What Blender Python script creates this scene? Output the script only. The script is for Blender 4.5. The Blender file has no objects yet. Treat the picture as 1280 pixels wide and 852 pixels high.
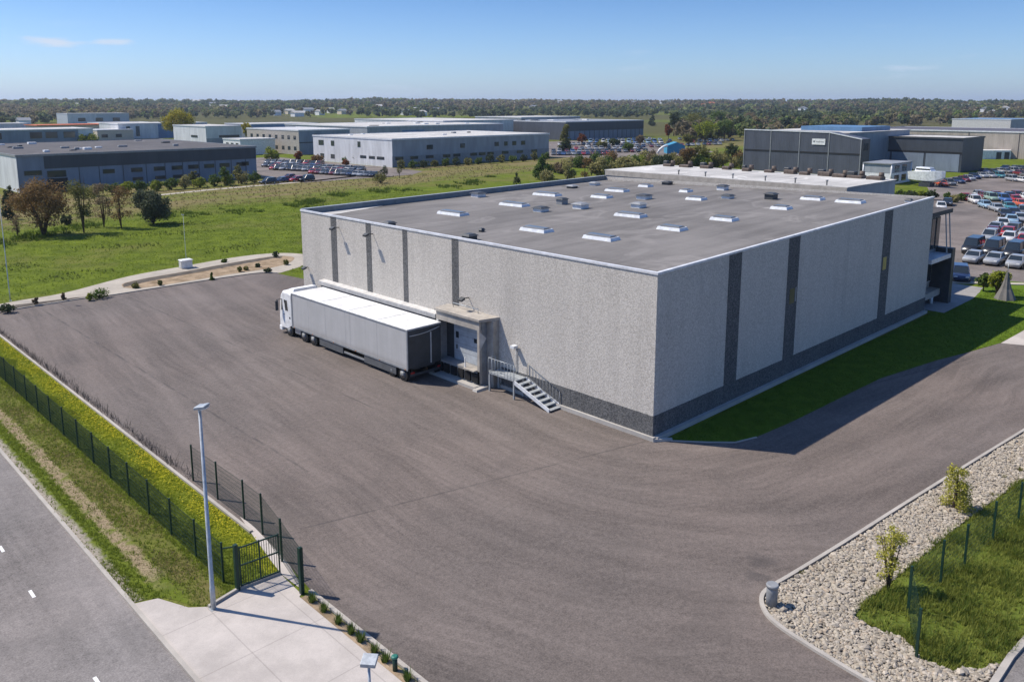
import bpy, bmesh, math, random
import numpy as np
from mathutils import Vector, Matrix
R = math.radians
random.seed(7)
rng = np.random.default_rng(11)
sc = bpy.context.scene
col = sc.collection

# ------------------------------------------------------------------ camera
PHI, TH, FPX, CYP = 0.799, 0.177, 1022.05, 312.85
CAM = np.array([-36.0947, -25.7082, 18.72])
cd = bpy.data.cameras.new('camera')
cd.sensor_width = 36.0
cd.lens = FPX / 1280 * 36
cd.shift_y = -(426 - CYP) / 1280
cd.clip_start = 0.5
cd.clip_end = 30000
cam = bpy.data.objects.new('camera', cd)
col.objects.link(cam)
cam.location = CAM
cam.rotation_euler = (math.pi / 2 - TH, 0, PHI - math.pi / 2)
sc.camera = cam

# ------------------------------------------------------------------ world, sun, exposure
SUN = np.array([-5.1, 8.3, 12.38])
SUN = SUN / np.linalg.norm(SUN)
w = bpy.data.worlds.new('World')
sc.world = w
w.use_nodes = True
nt = w.node_tree
nt.nodes.clear()
sky = nt.nodes.new('ShaderNodeTexSky')
sky.sky_type = 'NISHITA'
sky.sun_disc = False
sky.sun_elevation = math.asin(SUN[2])
sky.sun_rotation = math.atan2(SUN[0], SUN[1])
sky.altitude = 0
sky.air_density = 1.0
sky.dust_density = 0.6
sky.ozone_density = 2.0
bg = nt.nodes.new('ShaderNodeBackground')
bg.inputs['Strength'].default_value = 0.125
wo = nt.nodes.new('ShaderNodeOutputWorld')
# thin fair-weather clouds, laid out on the sky by direction
tc = nt.nodes.new('ShaderNodeTexCoord')
mp = nt.nodes.new('ShaderNodeMapping')
mp.inputs['Scale'].default_value = (2.2, 2.2, 15.0)
nz = nt.nodes.new('ShaderNodeTexNoise')
nz.inputs['Scale'].default_value = 4.2
nz.inputs['Detail'].default_value = 7
nz.inputs['Roughness'].default_value = 0.58
rp = nt.nodes.new('ShaderNodeValToRGB')
rp.color_ramp.elements[0].position = 0.60
rp.color_ramp.elements[0].color = (0, 0, 0, 1)
rp.color_ramp.elements[1].position = 0.82
rp.color_ramp.elements[1].color = (0.75, 0.75, 0.75, 1)
mx = nt.nodes.new('ShaderNodeMix')
mx.data_type = 'RGBA'
mx.inputs[7].default_value = (4.6, 5.2, 6.2, 1)
nt.links.new(tc.outputs['Generated'], mp.inputs['Vector'])
nt.links.new(mp.outputs['Vector'], nz.inputs['Vector'])
nt.links.new(nz.outputs['Fac'], rp.inputs['Fac'])
def _wm(op, a, b):
    n_ = nt.nodes.new('ShaderNodeMath'); n_.operation = op
    for k_, v_ in enumerate((a, b)):
        if isinstance(v_, (int, float)): n_.inputs[k_].default_value = v_
        else: nt.links.new(v_, n_.inputs[k_])
    return n_.outputs[0]
sz = nt.nodes.new('ShaderNodeSeparateXYZ'); nt.links.new(tc.outputs['Generated'], sz.inputs[0])
low = _wm('SUBTRACT', 1.0, _wm('MINIMUM', _wm('MULTIPLY', sz.outputs[2], 10.5), 1.0))      # only in the lowest few degrees
cl = _wm('MULTIPLY', rp.outputs['Color'], low)
nz2 = nt.nodes.new('ShaderNodeTexNoise'); nz2.inputs['Scale'].default_value = 9.0; nz2.inputs['Detail'].default_value = 6
mp2 = nt.nodes.new('ShaderNodeMapping'); mp2.inputs['Scale'].default_value = (4, 4, 13)
nt.links.new(tc.outputs['Generated'], mp2.inputs['Vector']); nt.links.new(mp2.outputs['Vector'], nz2.inputs['Vector'])
for dv, sx_, sz_, pw in (((0.2683, 0.9613, 0.0635), 20.0, 105.0, 0.9), ((0.3244, 0.9438, 0.0660), 26.0, 140.0, 0.75), ((0.938, 0.345, 0.038), 18.0, 150.0, 0.5)):   # small fair-weather clouds
    vs_ = nt.nodes.new('ShaderNodeVectorMath'); vs_.operation = 'SUBTRACT'; vs_.inputs[1].default_value = dv
    nt.links.new(tc.outputs['Generated'], vs_.inputs[0])
    vm_ = nt.nodes.new('ShaderNodeVectorMath'); vm_.operation = 'MULTIPLY'; vm_.inputs[1].default_value = (sx_, sx_, sz_)
    nt.links.new(vs_.outputs[0], vm_.inputs[0])
    vl_ = nt.nodes.new('ShaderNodeVectorMath'); vl_.operation = 'LENGTH'; nt.links.new(vm_.outputs[0], vl_.inputs[0])
    t_ = _wm('MAXIMUM', _wm('SUBTRACT', _wm('SUBTRACT', 1.25, vl_.outputs['Value']), _wm('MULTIPLY', nz2.outputs['Fac'], 1.3)), 0.0)
    cl = _wm('ADD', cl, _wm('MULTIPLY', _wm('MINIMUM', _wm('MULTIPLY', t_, 2.2), 1.0), pw))
nt.links.new(_wm('MINIMUM', cl, 0.9), mx.inputs[0])
# the air's own colour: paler and bluer low down, deeper blue higher up
sx = nt.nodes.new('ShaderNodeSeparateXYZ'); nt.links.new(tc.outputs['Generated'], sx.inputs[0])
gr = nt.nodes.new('ShaderNodeValToRGB'); nt.links.new(sx.outputs[2], gr.inputs['Fac'])
ge = gr.color_ramp.elements
ge[0].position = 0.0; ge[0].color = (0.65, 0.84, 1.22, 1)
ge[1].position = 0.45; ge[1].color = (0.50, 0.70, 1.0, 1)
e2 = ge.new(0.12); e2.color = (0.38, 0.565, 0.88, 1)
tm = nt.nodes.new('ShaderNodeMix'); tm.data_type = 'RGBA'; tm.blend_type = 'MULTIPLY'; tm.inputs[0].default_value = 1.0
nt.links.new(sky.outputs['Color'], tm.inputs[6]); nt.links.new(gr.outputs['Color'], tm.inputs[7])
nt.links.new(tm.outputs[2], mx.inputs[6])
nt.links.new(mx.outputs[2], bg.inputs['Color'])
nt.links.new(bg.outputs['Background'], wo.inputs['Surface'])

sd = bpy.data.lights.new('sun', 'SUN')
sd.energy = 5.0
sd.angle = R(0.53)
sd.color = (1.0, 0.915, 0.80)
sun = bpy.data.objects.new('sun', sd)
col.objects.link(sun)
sun.location = (0, 0, 60)
sun.rotation_euler = Vector(-SUN).to_track_quat('-Z', 'Y').to_euler()

sc.view_settings.view_transform = 'Standard'
sc.view_settings.look = 'None'
sc.view_settings.exposure = 0.27
sc.view_settings.gamma = 1.0
sc.view_settings.use_curve_mapping = False
sc.render.engine = 'CYCLES'
sc.cycles.max_bounces = 5
sc.cycles.diffuse_bounces = 2
sc.cycles.glossy_bounces = 2
sc.cycles.transmission_bounces = 3
sc.cycles.transparent_max_bounces = 6
sc.cycles.volume_bounces = 0
sc.cycles.use_denoising = True
sc.render.resolution_x = 1024
sc.render.resolution_y = 681

# ------------------------------------------------------------------ survey: where a point of the photo lies on the ground (or at a height z)
_FW = np.array([math.cos(PHI), math.sin(PHI), 0.0])
_RT = np.array([math.sin(PHI), -math.cos(PHI), 0.0])
def ray(px, py):
    a = (px - 640) / FPX
    b = -(py - CYP) / FPX
    c, s = math.cos(TH), math.sin(TH)
    return _RT * a + _FW * (c + b * s) + np.array([0, 0, -s + b * c])
def gp(px, py, z=0.0):
    r = ray(px, py)
    return CAM + r * ((z - CAM[2]) / r[2])
def dist(p): return float(np.hypot(p[0] - CAM[0], p[1] - CAM[1]))
def zat(px, py, d):
    r = ray(px, py)
    return float((CAM + r * d / np.hypot(r[0], r[1]))[2])
def hgt(px, pyb, pyt): return zat(px, pyt, dist(gp(px, pyb)))

# ------------------------------------------------------------------ helpers: objects
def tag(o, label=None, cat=None, group=None, kind=None):
    if label: o['label'] = label
    if cat: o['category'] = cat
    if group: o['group'] = group
    if kind: o['kind'] = kind
    return o
def thing(name, label, cat, loc=(0, 0, 0), group=None, rz=0.0):
    o = bpy.data.objects.new(name, None)
    o.empty_display_size = 0.3
    col.objects.link(o)
    o.location = loc
    o.rotation_euler = (0, 0, rz)
    return tag(o, label, cat, group)
def worg(p):
    v = Vector((0, 0, 0))
    while p is not None:
        v = v + Vector(p.location)
        p = p.parent
    return v
def kids(o): return [c for c in o.children]
def copy_tree(o, parent=None):
    c = o.copy()
    col.objects.link(c)
    if parent is not None: c.parent = parent
    for ch in list(o.children): copy_tree(ch, c)
    return c

class MB:
    """collects shapes for ONE mesh object"""
    def __init__(s): s.v = []; s.f = []; s.m = []; s.sm = []
    def add(s, vs, fs, m=0, smooth=False):
        b = len(s.v)
        s.v += [tuple(float(t) for t in v) for v in vs]
        s.f += [tuple(b + i for i in f) for f in fs]
        s.m += [m] * len(fs)
        s.sm += [smooth] * len(fs)
        return s
    def box(s, x0, x1, y0, y1, z0, z1, m=0):
        return s.add([(x0,y0,z0),(x1,y0,z0),(x1,y1,z0),(x0,y1,z0),(x0,y0,z1),(x1,y0,z1),(x1,y1,z1),(x0,y1,z1)],
                     [(0,3,2,1),(4,5,6,7),(0,1,5,4),(1,2,6,5),(2,3,7,6),(3,0,4,7)], m)
    def hexa(s, lo, hi, m=0):       # two quads, bottom and top, both counter-clockwise from above
        return s.add(list(lo) + list(hi), [(0,3,2,1),(4,5,6,7),(0,1,5,4),(1,2,6,5),(2,3,7,6),(3,0,4,7)], m)
    def cbox(s, x0, x1, y0, y1, z0, z1, c=0.05, m=0):   # box with chamfered vertical and top edges
        def ring(i, z): return [(x0+i+c,y0+i,z),(x1-i-c,y0+i,z),(x1-i,y0+i+c,z),(x1-i,y1-i-c,z),(x1-i-c,y1-i,z),(x0+i+c,y1-i,z),(x0+i,y1-i-c,z),(x0+i,y0+i+c,z)]
        vs = ring(0, z0) + ring(0, z1-c) + ring(c, z1)
        fs = [tuple(range(7, -1, -1)), tuple(range(16, 24))]
        for k in (0, 8):
            for i in range(8):
                j = (i+1) % 8
                fs.append((k+i, k+j, k+8+j, k+8+i))
        return s.add(vs, fs, m)
    def bar(s, p, q, w=0.05, h=None, m=0):
        p, q = Vector(p), Vector(q)
        h = w if h is None else h
        d = (q - p).normalized()
        a = Vector((0, 0, 1)).cross(d)
        a = Vector((1, 0, 0)) if a.length < 1e-4 else a.normalized()
        b = d.cross(a)
        vs = []
        for c in (p, q):
            for i, j in ((-1,-1),(1,-1),(1,1),(-1,1)): vs.append(c + a*(i*w/2) + b*(j*h/2))
        return s.add(vs, [(0,3,2,1),(4,5,6,7),(0,1,5,4),(1,2,6,5),(2,3,7,6),(3,0,4,7)], m)
    def tube(s, pts, rs, n=8, m=0, cap=True):
        if not hasattr(rs, '__len__'): rs = [rs]*len(pts)
        pts = [Vector(p) for p in pts]
        vs, fs = [], []
        a = None
        for i, p in enumerate(pts):
            d = (pts[min(i+1, len(pts)-1)] - pts[max(i-1, 0)]).normalized()
            if a is None:
                a = d.orthogonal().normalized()
            a = (a - d * a.dot(d)).normalized()
            b = d.cross(a)
            for k in range(n):
                t = 2*math.pi*k/n
                vs.append(p + (a*math.cos(t) + b*math.sin(t))*rs[i])
        for i in range(len(pts)-1):
            for k in range(n):
                l = (k+1) % n
                fs.append((i*n+k, i*n+l, (i+1)*n+l, (i+1)*n+k))
        s.add(vs, fs, m, True)
        if cap:
            b0 = len(s.v) - len(vs)
            s.f += [tuple(b0+k for k in range(n-1, -1, -1)), tuple(b0+(len(pts)-1)*n+k for k in range(n))]
            s.m += [m, m]; s.sm += [False, False]
        return s
    def cyl(s, c, axis, r, h, n=16, m=0):
        c = Vector(c); ax = Vector(axis).normalized()
        return s.tube([c, c + ax*h], [r, r], n, m)
    def prism(s, poly, z0, z1, m=0):
        n = len(poly)
        vs = [(x, y, z0) for x, y in poly] + [(x, y, z1) for x, y in poly]
        return s.add(vs, [tuple(range(n-1, -1, -1)), tuple(range(n, 2*n))] + [(i, (i+1) % n, n+(i+1) % n, n+i) for i in range(n)], m)
    def sheet(s, poly, z, m=0):
        return s.add([(x, y, z) for x, y in poly], [tuple(range(len(poly)))], m)
    def loft(s, rings, m=0, smooth=False, caps=True):
        n = len(rings[0]); vs = [p for r in rings for p in r]; fs = []
        for i in range(len(rings)-1):
            for k in range(n):
                l = (k+1) % n
                fs.append((i*n+k, i*n+l, (i+1)*n+l, (i+1)*n+k))
        if caps: fs += [tuple(range(n-1, -1, -1)), tuple((len(rings)-1)*n+k for k in range(n))]
        return s.add(vs, fs, m, smooth)
    def build(s, name, mats, parent=None, bevel=0):
        o = worg(parent)
        me = bpy.data.meshes.new(name)
        me.from_pydata([(x-o.x, y-o.y, z-o.z) for x, y, z in s.v], [], s.f)
        if not isinstance(mats, (list, tuple)): mats = [mats]
        for m in mats: me.materials.append(m)
        me.polygons.foreach_set('material_index', s.m)
        me.polygons.foreach_set('use_smooth', s.sm)
        me.update()
        bm = bmesh.new(); bm.from_mesh(me)
        bmesh.ops.recalc_face_normals(bm, faces=bm.faces)
        bm.to_mesh(me); bm.free()
        ob = bpy.data.objects.new(name, me)
        col.objects.link(ob)
        if parent is not None: ob.parent = parent
        if bevel:
            bv = ob.modifiers.new('bevel', 'BEVEL'); bv.width = bevel; bv.segments = 2; bv.limit_method = 'ANGLE'
        return ob

def faces_mesh(name, V, mat, parent=None, tint=None, smooth=False):
    """V: (n,k,3) array of separate k-gons -> one mesh, optional tint (n,3) as a face colour"""
    n, k, _ = V.shape
    o = worg(parent)
    me = bpy.data.meshes.new(name)
    co = (V.reshape(-1, 3) - np.array([o.x, o.y, o.z])).astype(np.float32)
    me.vertices.add(n*k); me.vertices.foreach_set('co', co.ravel())
    me.loops.add(n*k); me.loops.foreach_set('vertex_index', np.arange(n*k, dtype=np.int32))
    me.polygons.add(n)
    me.polygons.foreach_set('loop_start', np.arange(0, n*k, k, dtype=np.int32))
    me.polygons.foreach_set('loop_total', np.full(n, k, dtype=np.int32))
    if tint is not None:
        at = me.attributes.new('tint', 'FLOAT_COLOR', 'FACE')
        c4 = np.ones((n, 4), np.float32); c4[:, :3] = tint
        at.data.foreach_set('color', c4.ravel())
    me.materials.append(mat)
    me.update(); me.validate()
    ob = bpy.data.objects.new(name, me)
    col.objects.link(ob)
    if parent is not None: ob.parent = parent
    return ob

def offset_poly(pts, d):
    out = []
    n = len(pts)
    for i in range(n):
        a = np.array(pts[max(i-1, 0)]); b = np.array(pts[i]); c = np.array(pts[min(i+1, n-1)])
        t = c - a; t = t/np.linalg.norm(t)
        out.append((b[0] - t[1]*d, b[1] + t[0]*d))
    return out
def strip(mb, pts, width, z0, z1, m=0):
    """a kerb-like bar along a polyline, to its left"""
    o = offset_poly(pts, width)
    for i in range(len(pts)-1):
        lo = [pts[i], pts[i+1], o[i+1], o[i]]
        mb.hexa([(x, y, z0) for x, y in lo], [(x, y, z1) for x, y in lo], m)
def smooth_line(pts, k=5):
    P = [np.array(p, float) for p in pts]
    P = [2*P[0]-P[1]] + P + [2*P[-1]-P[-2]]
    out = []
    for i in range(1, len(P)-2):
        for j in range(k):
            t = j/k
            out.append(tuple(0.5*((2*P[i]) + (-P[i-1]+P[i+1])*t + (2*P[i-1]-5*P[i]+4*P[i+1]-P[i+2])*t*t + (-P[i-1]+3*P[i]-3*P[i+1]+P[i+2])*t**3)))
    out.append(tuple(P[-2]))
    return out
def rag(poly, amp, step=.35, sd=5):
    rd = random.Random(sd); out = []
    for i in range(len(poly)):
        a, b = poly[i], poly[(i+1) % len(poly)]; L = math.hypot(b[0]-a[0], b[1]-a[1]); k = max(1, min(120, int(L/step)))
        for j in range(k):
            t = j/k; out.append((a[0]+(b[0]-a[0])*t+rd.uniform(-amp, amp), a[1]+(b[1]-a[1])*t+rd.uniform(-amp, amp)))
    return out
def in_poly(px, py, poly):
    ins = np.zeros(px.shape, bool)
    n = len(poly)
    for i in range(n):
        x1, y1 = poly[i]; x2, y2 = poly[(i+1) % n]
        if y1 == y2: continue
        c = ((y1 > py) != (y2 > py)) & (px < (x2-x1)*(py-y1)/(y2-y1) + x1)
        ins ^= c
    return ins
ORD = ['leftmost', 'second', 'third', 'fourth', 'fifth', 'sixth', 'seventh', 'eighth', 'ninth', 'tenth', 'eleventh', 'twelfth', 'thirteenth',
       'fourteenth', 'fifteenth', 'sixteenth', 'seventeenth', 'eighteenth', 'nineteenth', 'twentieth']
def nth(i, end='from the left'):
    if i == 0: return 'first ' + end
    t = ORD[i] if i < 20 else 'twenty-' + ['first','second','third','fourth','fifth','sixth','seventh','eighth','ninth'][i-20]
    return t + ' ' + end

# ------------------------------------------------------------------ helpers: materials
class NM:
    def __init__(s, name, rough=0.8, spec=0.3, metal=0.0):
        s.mat = bpy.data.materials.new(name); s.mat.use_nodes = True
        s.t = s.mat.node_tree; s.n = s.t.nodes
        s.b = s.n['Principled BSDF']
        s.b.inputs['Roughness'].default_value = rough
        s.b.inputs['Specular IOR Level'].default_value = spec
        s.b.inputs['Metallic'].default_value = metal
    def new(s, k): return s.n.new('ShaderNode' + k)
    def link(s, a, b): s.t.links.new(a, b)
    def pos(s): return s.new('NewGeometry').outputs['Position']
    def obj(s): return s.new('TexCoord').outputs['Object']
    def put(s, v, sock):
        if isinstance(v, (int, float)): sock.default_value = v
        elif isinstance(v, (tuple, list)): sock.default_value = tuple(v) + (1,) if len(v) == 3 and len(sock.default_value) == 4 else tuple(v)
        else: s.link(v, sock)
    def map(s, v, scale=(1,1,1), loc=(0,0,0), rot=(0,0,0)):
        m = s.new('Mapping'); s.link(v, m.inputs['Vector'])
        m.inputs['Scale'].default_value = scale; m.inputs['Location'].default_value = loc; m.inputs['Rotation'].default_value = rot
        return m.outputs['Vector']
    def noise(s, v, scale, detail=4, rough=0.55, dist=0.0):
        n = s.new('TexNoise'); s.link(v, n.inputs['Vector'])
        n.inputs['Scale'].default_value = scale; n.inputs['Detail'].default_value = detail
        n.inputs['Roughness'].default_value = rough; n.inputs['Distortion'].default_value = dist
        return n.outputs['Fac']
    def voro(s, v, scale, out='Color', rnd=1.0):
        n = s.new('TexVoronoi'); s.link(v, n.inputs['Vector']); n.inputs['Scale'].default_value = scale
        n.inputs['Randomness'].default_value = rnd
        return n.outputs[out]
    def math(s, op, a, b=0.0, c=None, clamp=False):
        n = s.new('Math'); n.operation = op; n.use_clamp = clamp
        s.put(a, n.inputs[0]); s.put(b, n.inputs[1])
        if c is not None: s.put(c, n.inputs[2])
        return n.outputs[0]
    def sep(s, v):
        n = s.new('SeparateXYZ'); s.link(v, n.inputs[0]); return n.outputs
    def comb(s, x, y, z):
        n = s.new('CombineXYZ'); s.put(x, n.inputs[0]); s.put(y, n.inputs[1]); s.put(z, n.inputs[2]); return n.outputs[0]
    def sm(s, v, a, b):       # smoothstep a..b
        n = s.new('MapRange'); n.interpolation_type = 'SMOOTHSTEP'
        s.put(v, n.inputs['Value']); n.inputs['From Min'].default_value = a; n.inputs['From Max'].default_value = b
        return n.outputs['Result']
    def mix(s, f, a, b, mode='MIX'):
        n = s.new('Mix'); n.data_type = 'RGBA'; n.blend_type = mode
        s.put(f, n.inputs[0]); s.put(a, n.inputs[6]); s.put(b, n.inputs[7]); return n.outputs[2]
    def ramp(s, v, stops):
        n = s.new('ValToRGB'); s.link(v, n.inputs['Fac']); e = n.color_ramp.elements
        while len(e) < len(stops): e.new(0.5)
        for k, (p, c) in enumerate(stops):
            e[k].position = p; e[k].color = (tuple(c) + (1,)) if hasattr(c, '__len__') else (c, c, c, 1)
        return n.outputs['Color']
    def base(s, c): s.put(c, s.b.inputs['Base Color'])
    def rough(s, v): s.put(v, s.b.inputs['Roughness'])
    def bump(s, h, strength=0.3, d=0.05):
        n = s.new('Bump'); s.link(h, n.inputs['Height']); n.inputs['Strength'].default_value = strength; n.inputs['Distance'].default_value = d
        s.link(n.outputs['Normal'], s.b.inputs['Normal'])

def sc3(c, k): return tuple(min(1, x*k) for x in c)
def plain(name, c, rough=0.6, spec=0.35, metal=0.0, var=0.18, scale=2.0, streak=False):
    """a painted / cast surface: colour with slight uneven wear"""
    m = NM(name, rough, spec, metal)
    v = m.obj()
    if streak: v = m.map(v, (1, 1, 0.12))
    f = m.noise(v, scale, 6, 0.65)
    m.base(m.mix(m.sm(f, 0.3, 0.7), sc3(c, 1-var), sc3(c, 1+var*0.7)))
    m.rough(m.math('ADD', m.math('MULTIPLY', f, 0.2), rough-0.1))
    return m.mat
def leafmat(name, c1, c2, scale=0.6, trans=0.35, tint=False):
    m = NM(name, 0.7, 0.15)
    g = m.new('NewGeometry')
    f = m.noise(m.obj(), scale, 3)
    f = m.math('ADD', m.math('MULTIPLY', g.outputs['Random Per Island'], 0.5), m.math('MULTIPLY', f, 0.6), clamp=True)
    c = m.mix(f, c1, c2)
    if tint:
        a = m.new('Attribute'); a.attribute_name = 'tint'
        c = m.mix(m.math('MULTIPLY', g.outputs['Random Per Island'], 0.55), a.outputs['Color'], m.mix(1.0, a.outputs['Color'], (1.7, 1.6, 1.5), 'MULTIPLY'))
    m.base(c)
    tr = m.new('BsdfTranslucent'); m.link(c, tr.inputs['Color'])
    mx = m.new('MixShader'); mx.inputs[0].default_value = trans
    m.link(m.b.outputs[0], mx.inputs[1]); m.link(tr.outputs[0], mx.inputs[2])
    m.link(mx.outputs[0], m.n['Material Output'].inputs['Surface'])
    return m.mat
# ------------------------------------------------------------------ ground materials
def lin(r, g, b):
    f = lambda c: (c/255/12.92 if c <= 10 else ((c/255+0.055)/1.055)**2.4)
    return (f(r), f(g), f(b))

def asphalt(name, base, wrap=False):
    m = NM(name, 0.85, 0.3)
    p = m.pos(); X, Y, Z = m.sep(p)
    grain = m.noise(p, 15, 4, 0.85)
    mid = m.noise(p, 4.0, 5, 0.65)
    big = m.noise(p, 0.13, 5, 0.6)
    if wrap:      # wheel-polished streaks sweep round the building's corner
        ux = m.math('MAXIMUM', m.math('SUBTRACT', 4.0, X), 0.0)
        uy = m.math('MAXIMUM', m.math('SUBTRACT', 4.0, Y), 0.0)
        d = m.math('SQRT', m.math('ADD', m.math('MULTIPLY', ux, ux), m.math('MULTIPLY', uy, uy)))
        al = m.math('SUBTRACT', Y, X)
        wob = m.math('MULTIPLY', m.math('SUBTRACT', m.noise(p, 0.05, 2), 0.5), 5.0)
        d2 = m.math('ADD', d, wob)
        st = m.noise(m.comb(m.math('MULTIPLY', d2, 2.6), m.math('MULTIPLY', al, 0.10), 0.0), 1.0, 6, 0.7)
        st2 = m.noise(m.comb(m.math('MULTIPLY', m.math('ADD', d, m.math('MULTIPLY', al, 0.18)), 0.55), m.math('MULTIPLY', al, 0.035), 3.0), 1.0, 4, 0.6, 0.3)
    else:
        st = m.noise(m.comb(m.math('MULTIPLY', X, 1.5), m.math('MULTIPLY', Y, 0.06), 0.0), 1.0, 6, 0.7)
        st2 = big
    fade = m.sm(m.noise(p, 0.11, 4, 0.6, 0.4), 0.40, 0.66)     # the polished streaks come and go
    v = m.math('ADD', m.math('MULTIPLY', m.math('SUBTRACT', st, 0.5), m.math('ADD', 0.30, m.math('MULTIPLY', fade, 0.90))), m.math('MULTIPLY', m.math('SUBTRACT', st2, 0.5), 1.05))
    v = m.math('ADD', v, m.math('MULTIPLY', m.math('SUBTRACT', big, 0.5), 0.7))
    v = m.math('ADD', v, m.math('MULTIPLY', m.math('SUBTRACT', mid, 0.5), 0.75))
    v = m.math('ADD', v, m.math('MULTIPLY', m.math('SUBTRACT', grain, 0.5), 1.9))
    k = m.math('ADD', m.math('MULTIPLY', v, 1.05), 1.0)
    hue = m.mix(m.sm(m.noise(p, 0.06, 4), 0.35, 0.65), base, (base[0]*1.02, base[1]*0.99, base[2]*0.97))
    c = m.mix(1.0, hue, m.comb(k, k, k), 'MULTIPLY')
    pt = m.noise(p, 0.21, 2, 0.4, 1.5)
    c = m.mix(m.math('MULTIPLY', m.sm(pt, 0.60, 0.63), 0.22), c, sc3(base, 0.72))
    c = m.mix(m.math('MULTIPLY', m.sm(m.noise(p, 0.9, 5, 0.7), 0.66, 0.72), 0.30), c, sc3(base, 1.45))
    c = m.mix(m.math('MULTIPLY', m.sm(m.noise(p, 0.55, 4, 0.65), 0.68, 0.76), 0.45), c, sc3(base, 0.45))
    if wrap:
        for (sx, sy, sr, da) in ((-6.9, -10.6, 0.55, 0.38), (-8.1, -11.0, 0.4, 0.4), (-18.8, 39.0, 1.6, 0.2)):   # oil and tyre stains
            dd = m.math('SQRT', m.math('ADD', m.math('POWER', m.math('SUBTRACT', X, sx), 2.0), m.math('POWER', m.math('SUBTRACT', Y, sy), 2.0)))
            dd = m.math('ADD', dd, m.math('MULTIPLY', m.math('SUBTRACT', m.noise(p, 1.6, 4), 0.5), 1.4))
            f = m.math('MULTIPLY', m.math('SUBTRACT', 1.0, m.sm(dd, sr*0.3, sr*1.5)), da)
            c = m.mix(f, c, (0.03, 0.03, 0.032))
        for (sx, wd, y0, y1) in ((-15.9, 0.05, 10.0, 58.0), (-8.3, 0.035, 14.0, 57.0)):    # sealed paving seams
            dx = m.math('ABSOLUTE', m.math('SUBTRACT', m.math('ADD', X, m.math('MULTIPLY', m.noise(p, 0.4, 3), 0.2)), sx))
            f = m.math('MULTIPLY', m.math('SUBTRACT', 1.0, m.sm(dx, wd*0.6, wd*2.4)), m.math('MULTIPLY', m.sm(m.noise(p, 0.5, 2), 0.35, 0.6), 0.5))
            f = m.math('MULTIPLY', f, m.math('MULTIPLY', m.math('GREATER_THAN', Y, y0), m.math('LESS_THAN', Y, y1)))
            c = m.mix(f, c, (0.035, 0.034, 0.034))
        dy = m.math('ABSOLUTE', m.math('SUBTRACT', m.math('ADD', Y, m.math('MULTIPLY', X, 0.26)), 0.1))
        f = m.math('MULTIPLY', m.math('SUBTRACT', 1.0, m.sm(dy, 0.03, 0.1)), m.math('MULTIPLY', m.sm(m.noise(p, 0.5, 2), 0.3, 0.6), 0.4))
        c = m.mix(f, c, (0.035, 0.034, 0.034))
    m.base(c)
    m.bump(grain, 0.5, 0.02)
    return m.mat
M = {}
M['yard'] = asphalt('yard_asphalt', (0.133, 0.113, 0.102), True)
M['street'] = asphalt('street_asphalt', (0.190, 0.176, 0.168))
M['lot'] = asphalt('lot_asphalt', (0.155, 0.135, 0.122))

def concrete(name, c, joints=None):
    m = NM(name, 0.85, 0.25)
    p = m.pos(); X, Y, Z = m.sep(p)
    a = m.noise(p, 1.1, 6, 0.62); b = m.noise(p, 22, 3, 0.7); e = m.noise(p, 0.3, 4)
    v = m.math('ADD', m.math('ADD', m.math('MULTIPLY', a, 0.35), m.math('MULTIPLY', b, 0.25)), m.math('MULTIPLY', e, 0.4))
    cc = m.mix(m.sm(v, 0.35, 0.65), sc3(c, 0.78), sc3(c, 1.08))
    if joints:
        for ax, st, of in joints:
            u = (X, Y)[ax]
            t = m.math('ABSOLUTE', m.math('SUBTRACT', m.math('FRACT', m.math('DIVIDE', m.math('ADD', u, of), st)), 0.5))
            f = m.math('MULTIPLY', m.sm(t, 0.5-0.022/st*1.6, 0.5-0.008/st), 0.38)
            cc = m.mix(f, cc, sc3(c, 0.42))
    m.base(cc); m.bump(b, 0.25, 0.01)
    return m.mat
M['apron'] = concrete('driveway_concrete', (0.46, 0.42, 0.385), [(0, 2.45, 0.3), (1, 3.1, 1.2)])
M['kerb'] = concrete('kerb_concrete', (0.40, 0.37, 0.33))
M['plinth'] = concrete('plinth_concrete', (0.42, 0.40, 0.37))
M['path'] = concrete('path_concrete', (0.40, 0.36, 0.30))
M['slab'] = concrete('slab_concrete', (0.30, 0.29, 0.28))

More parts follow.
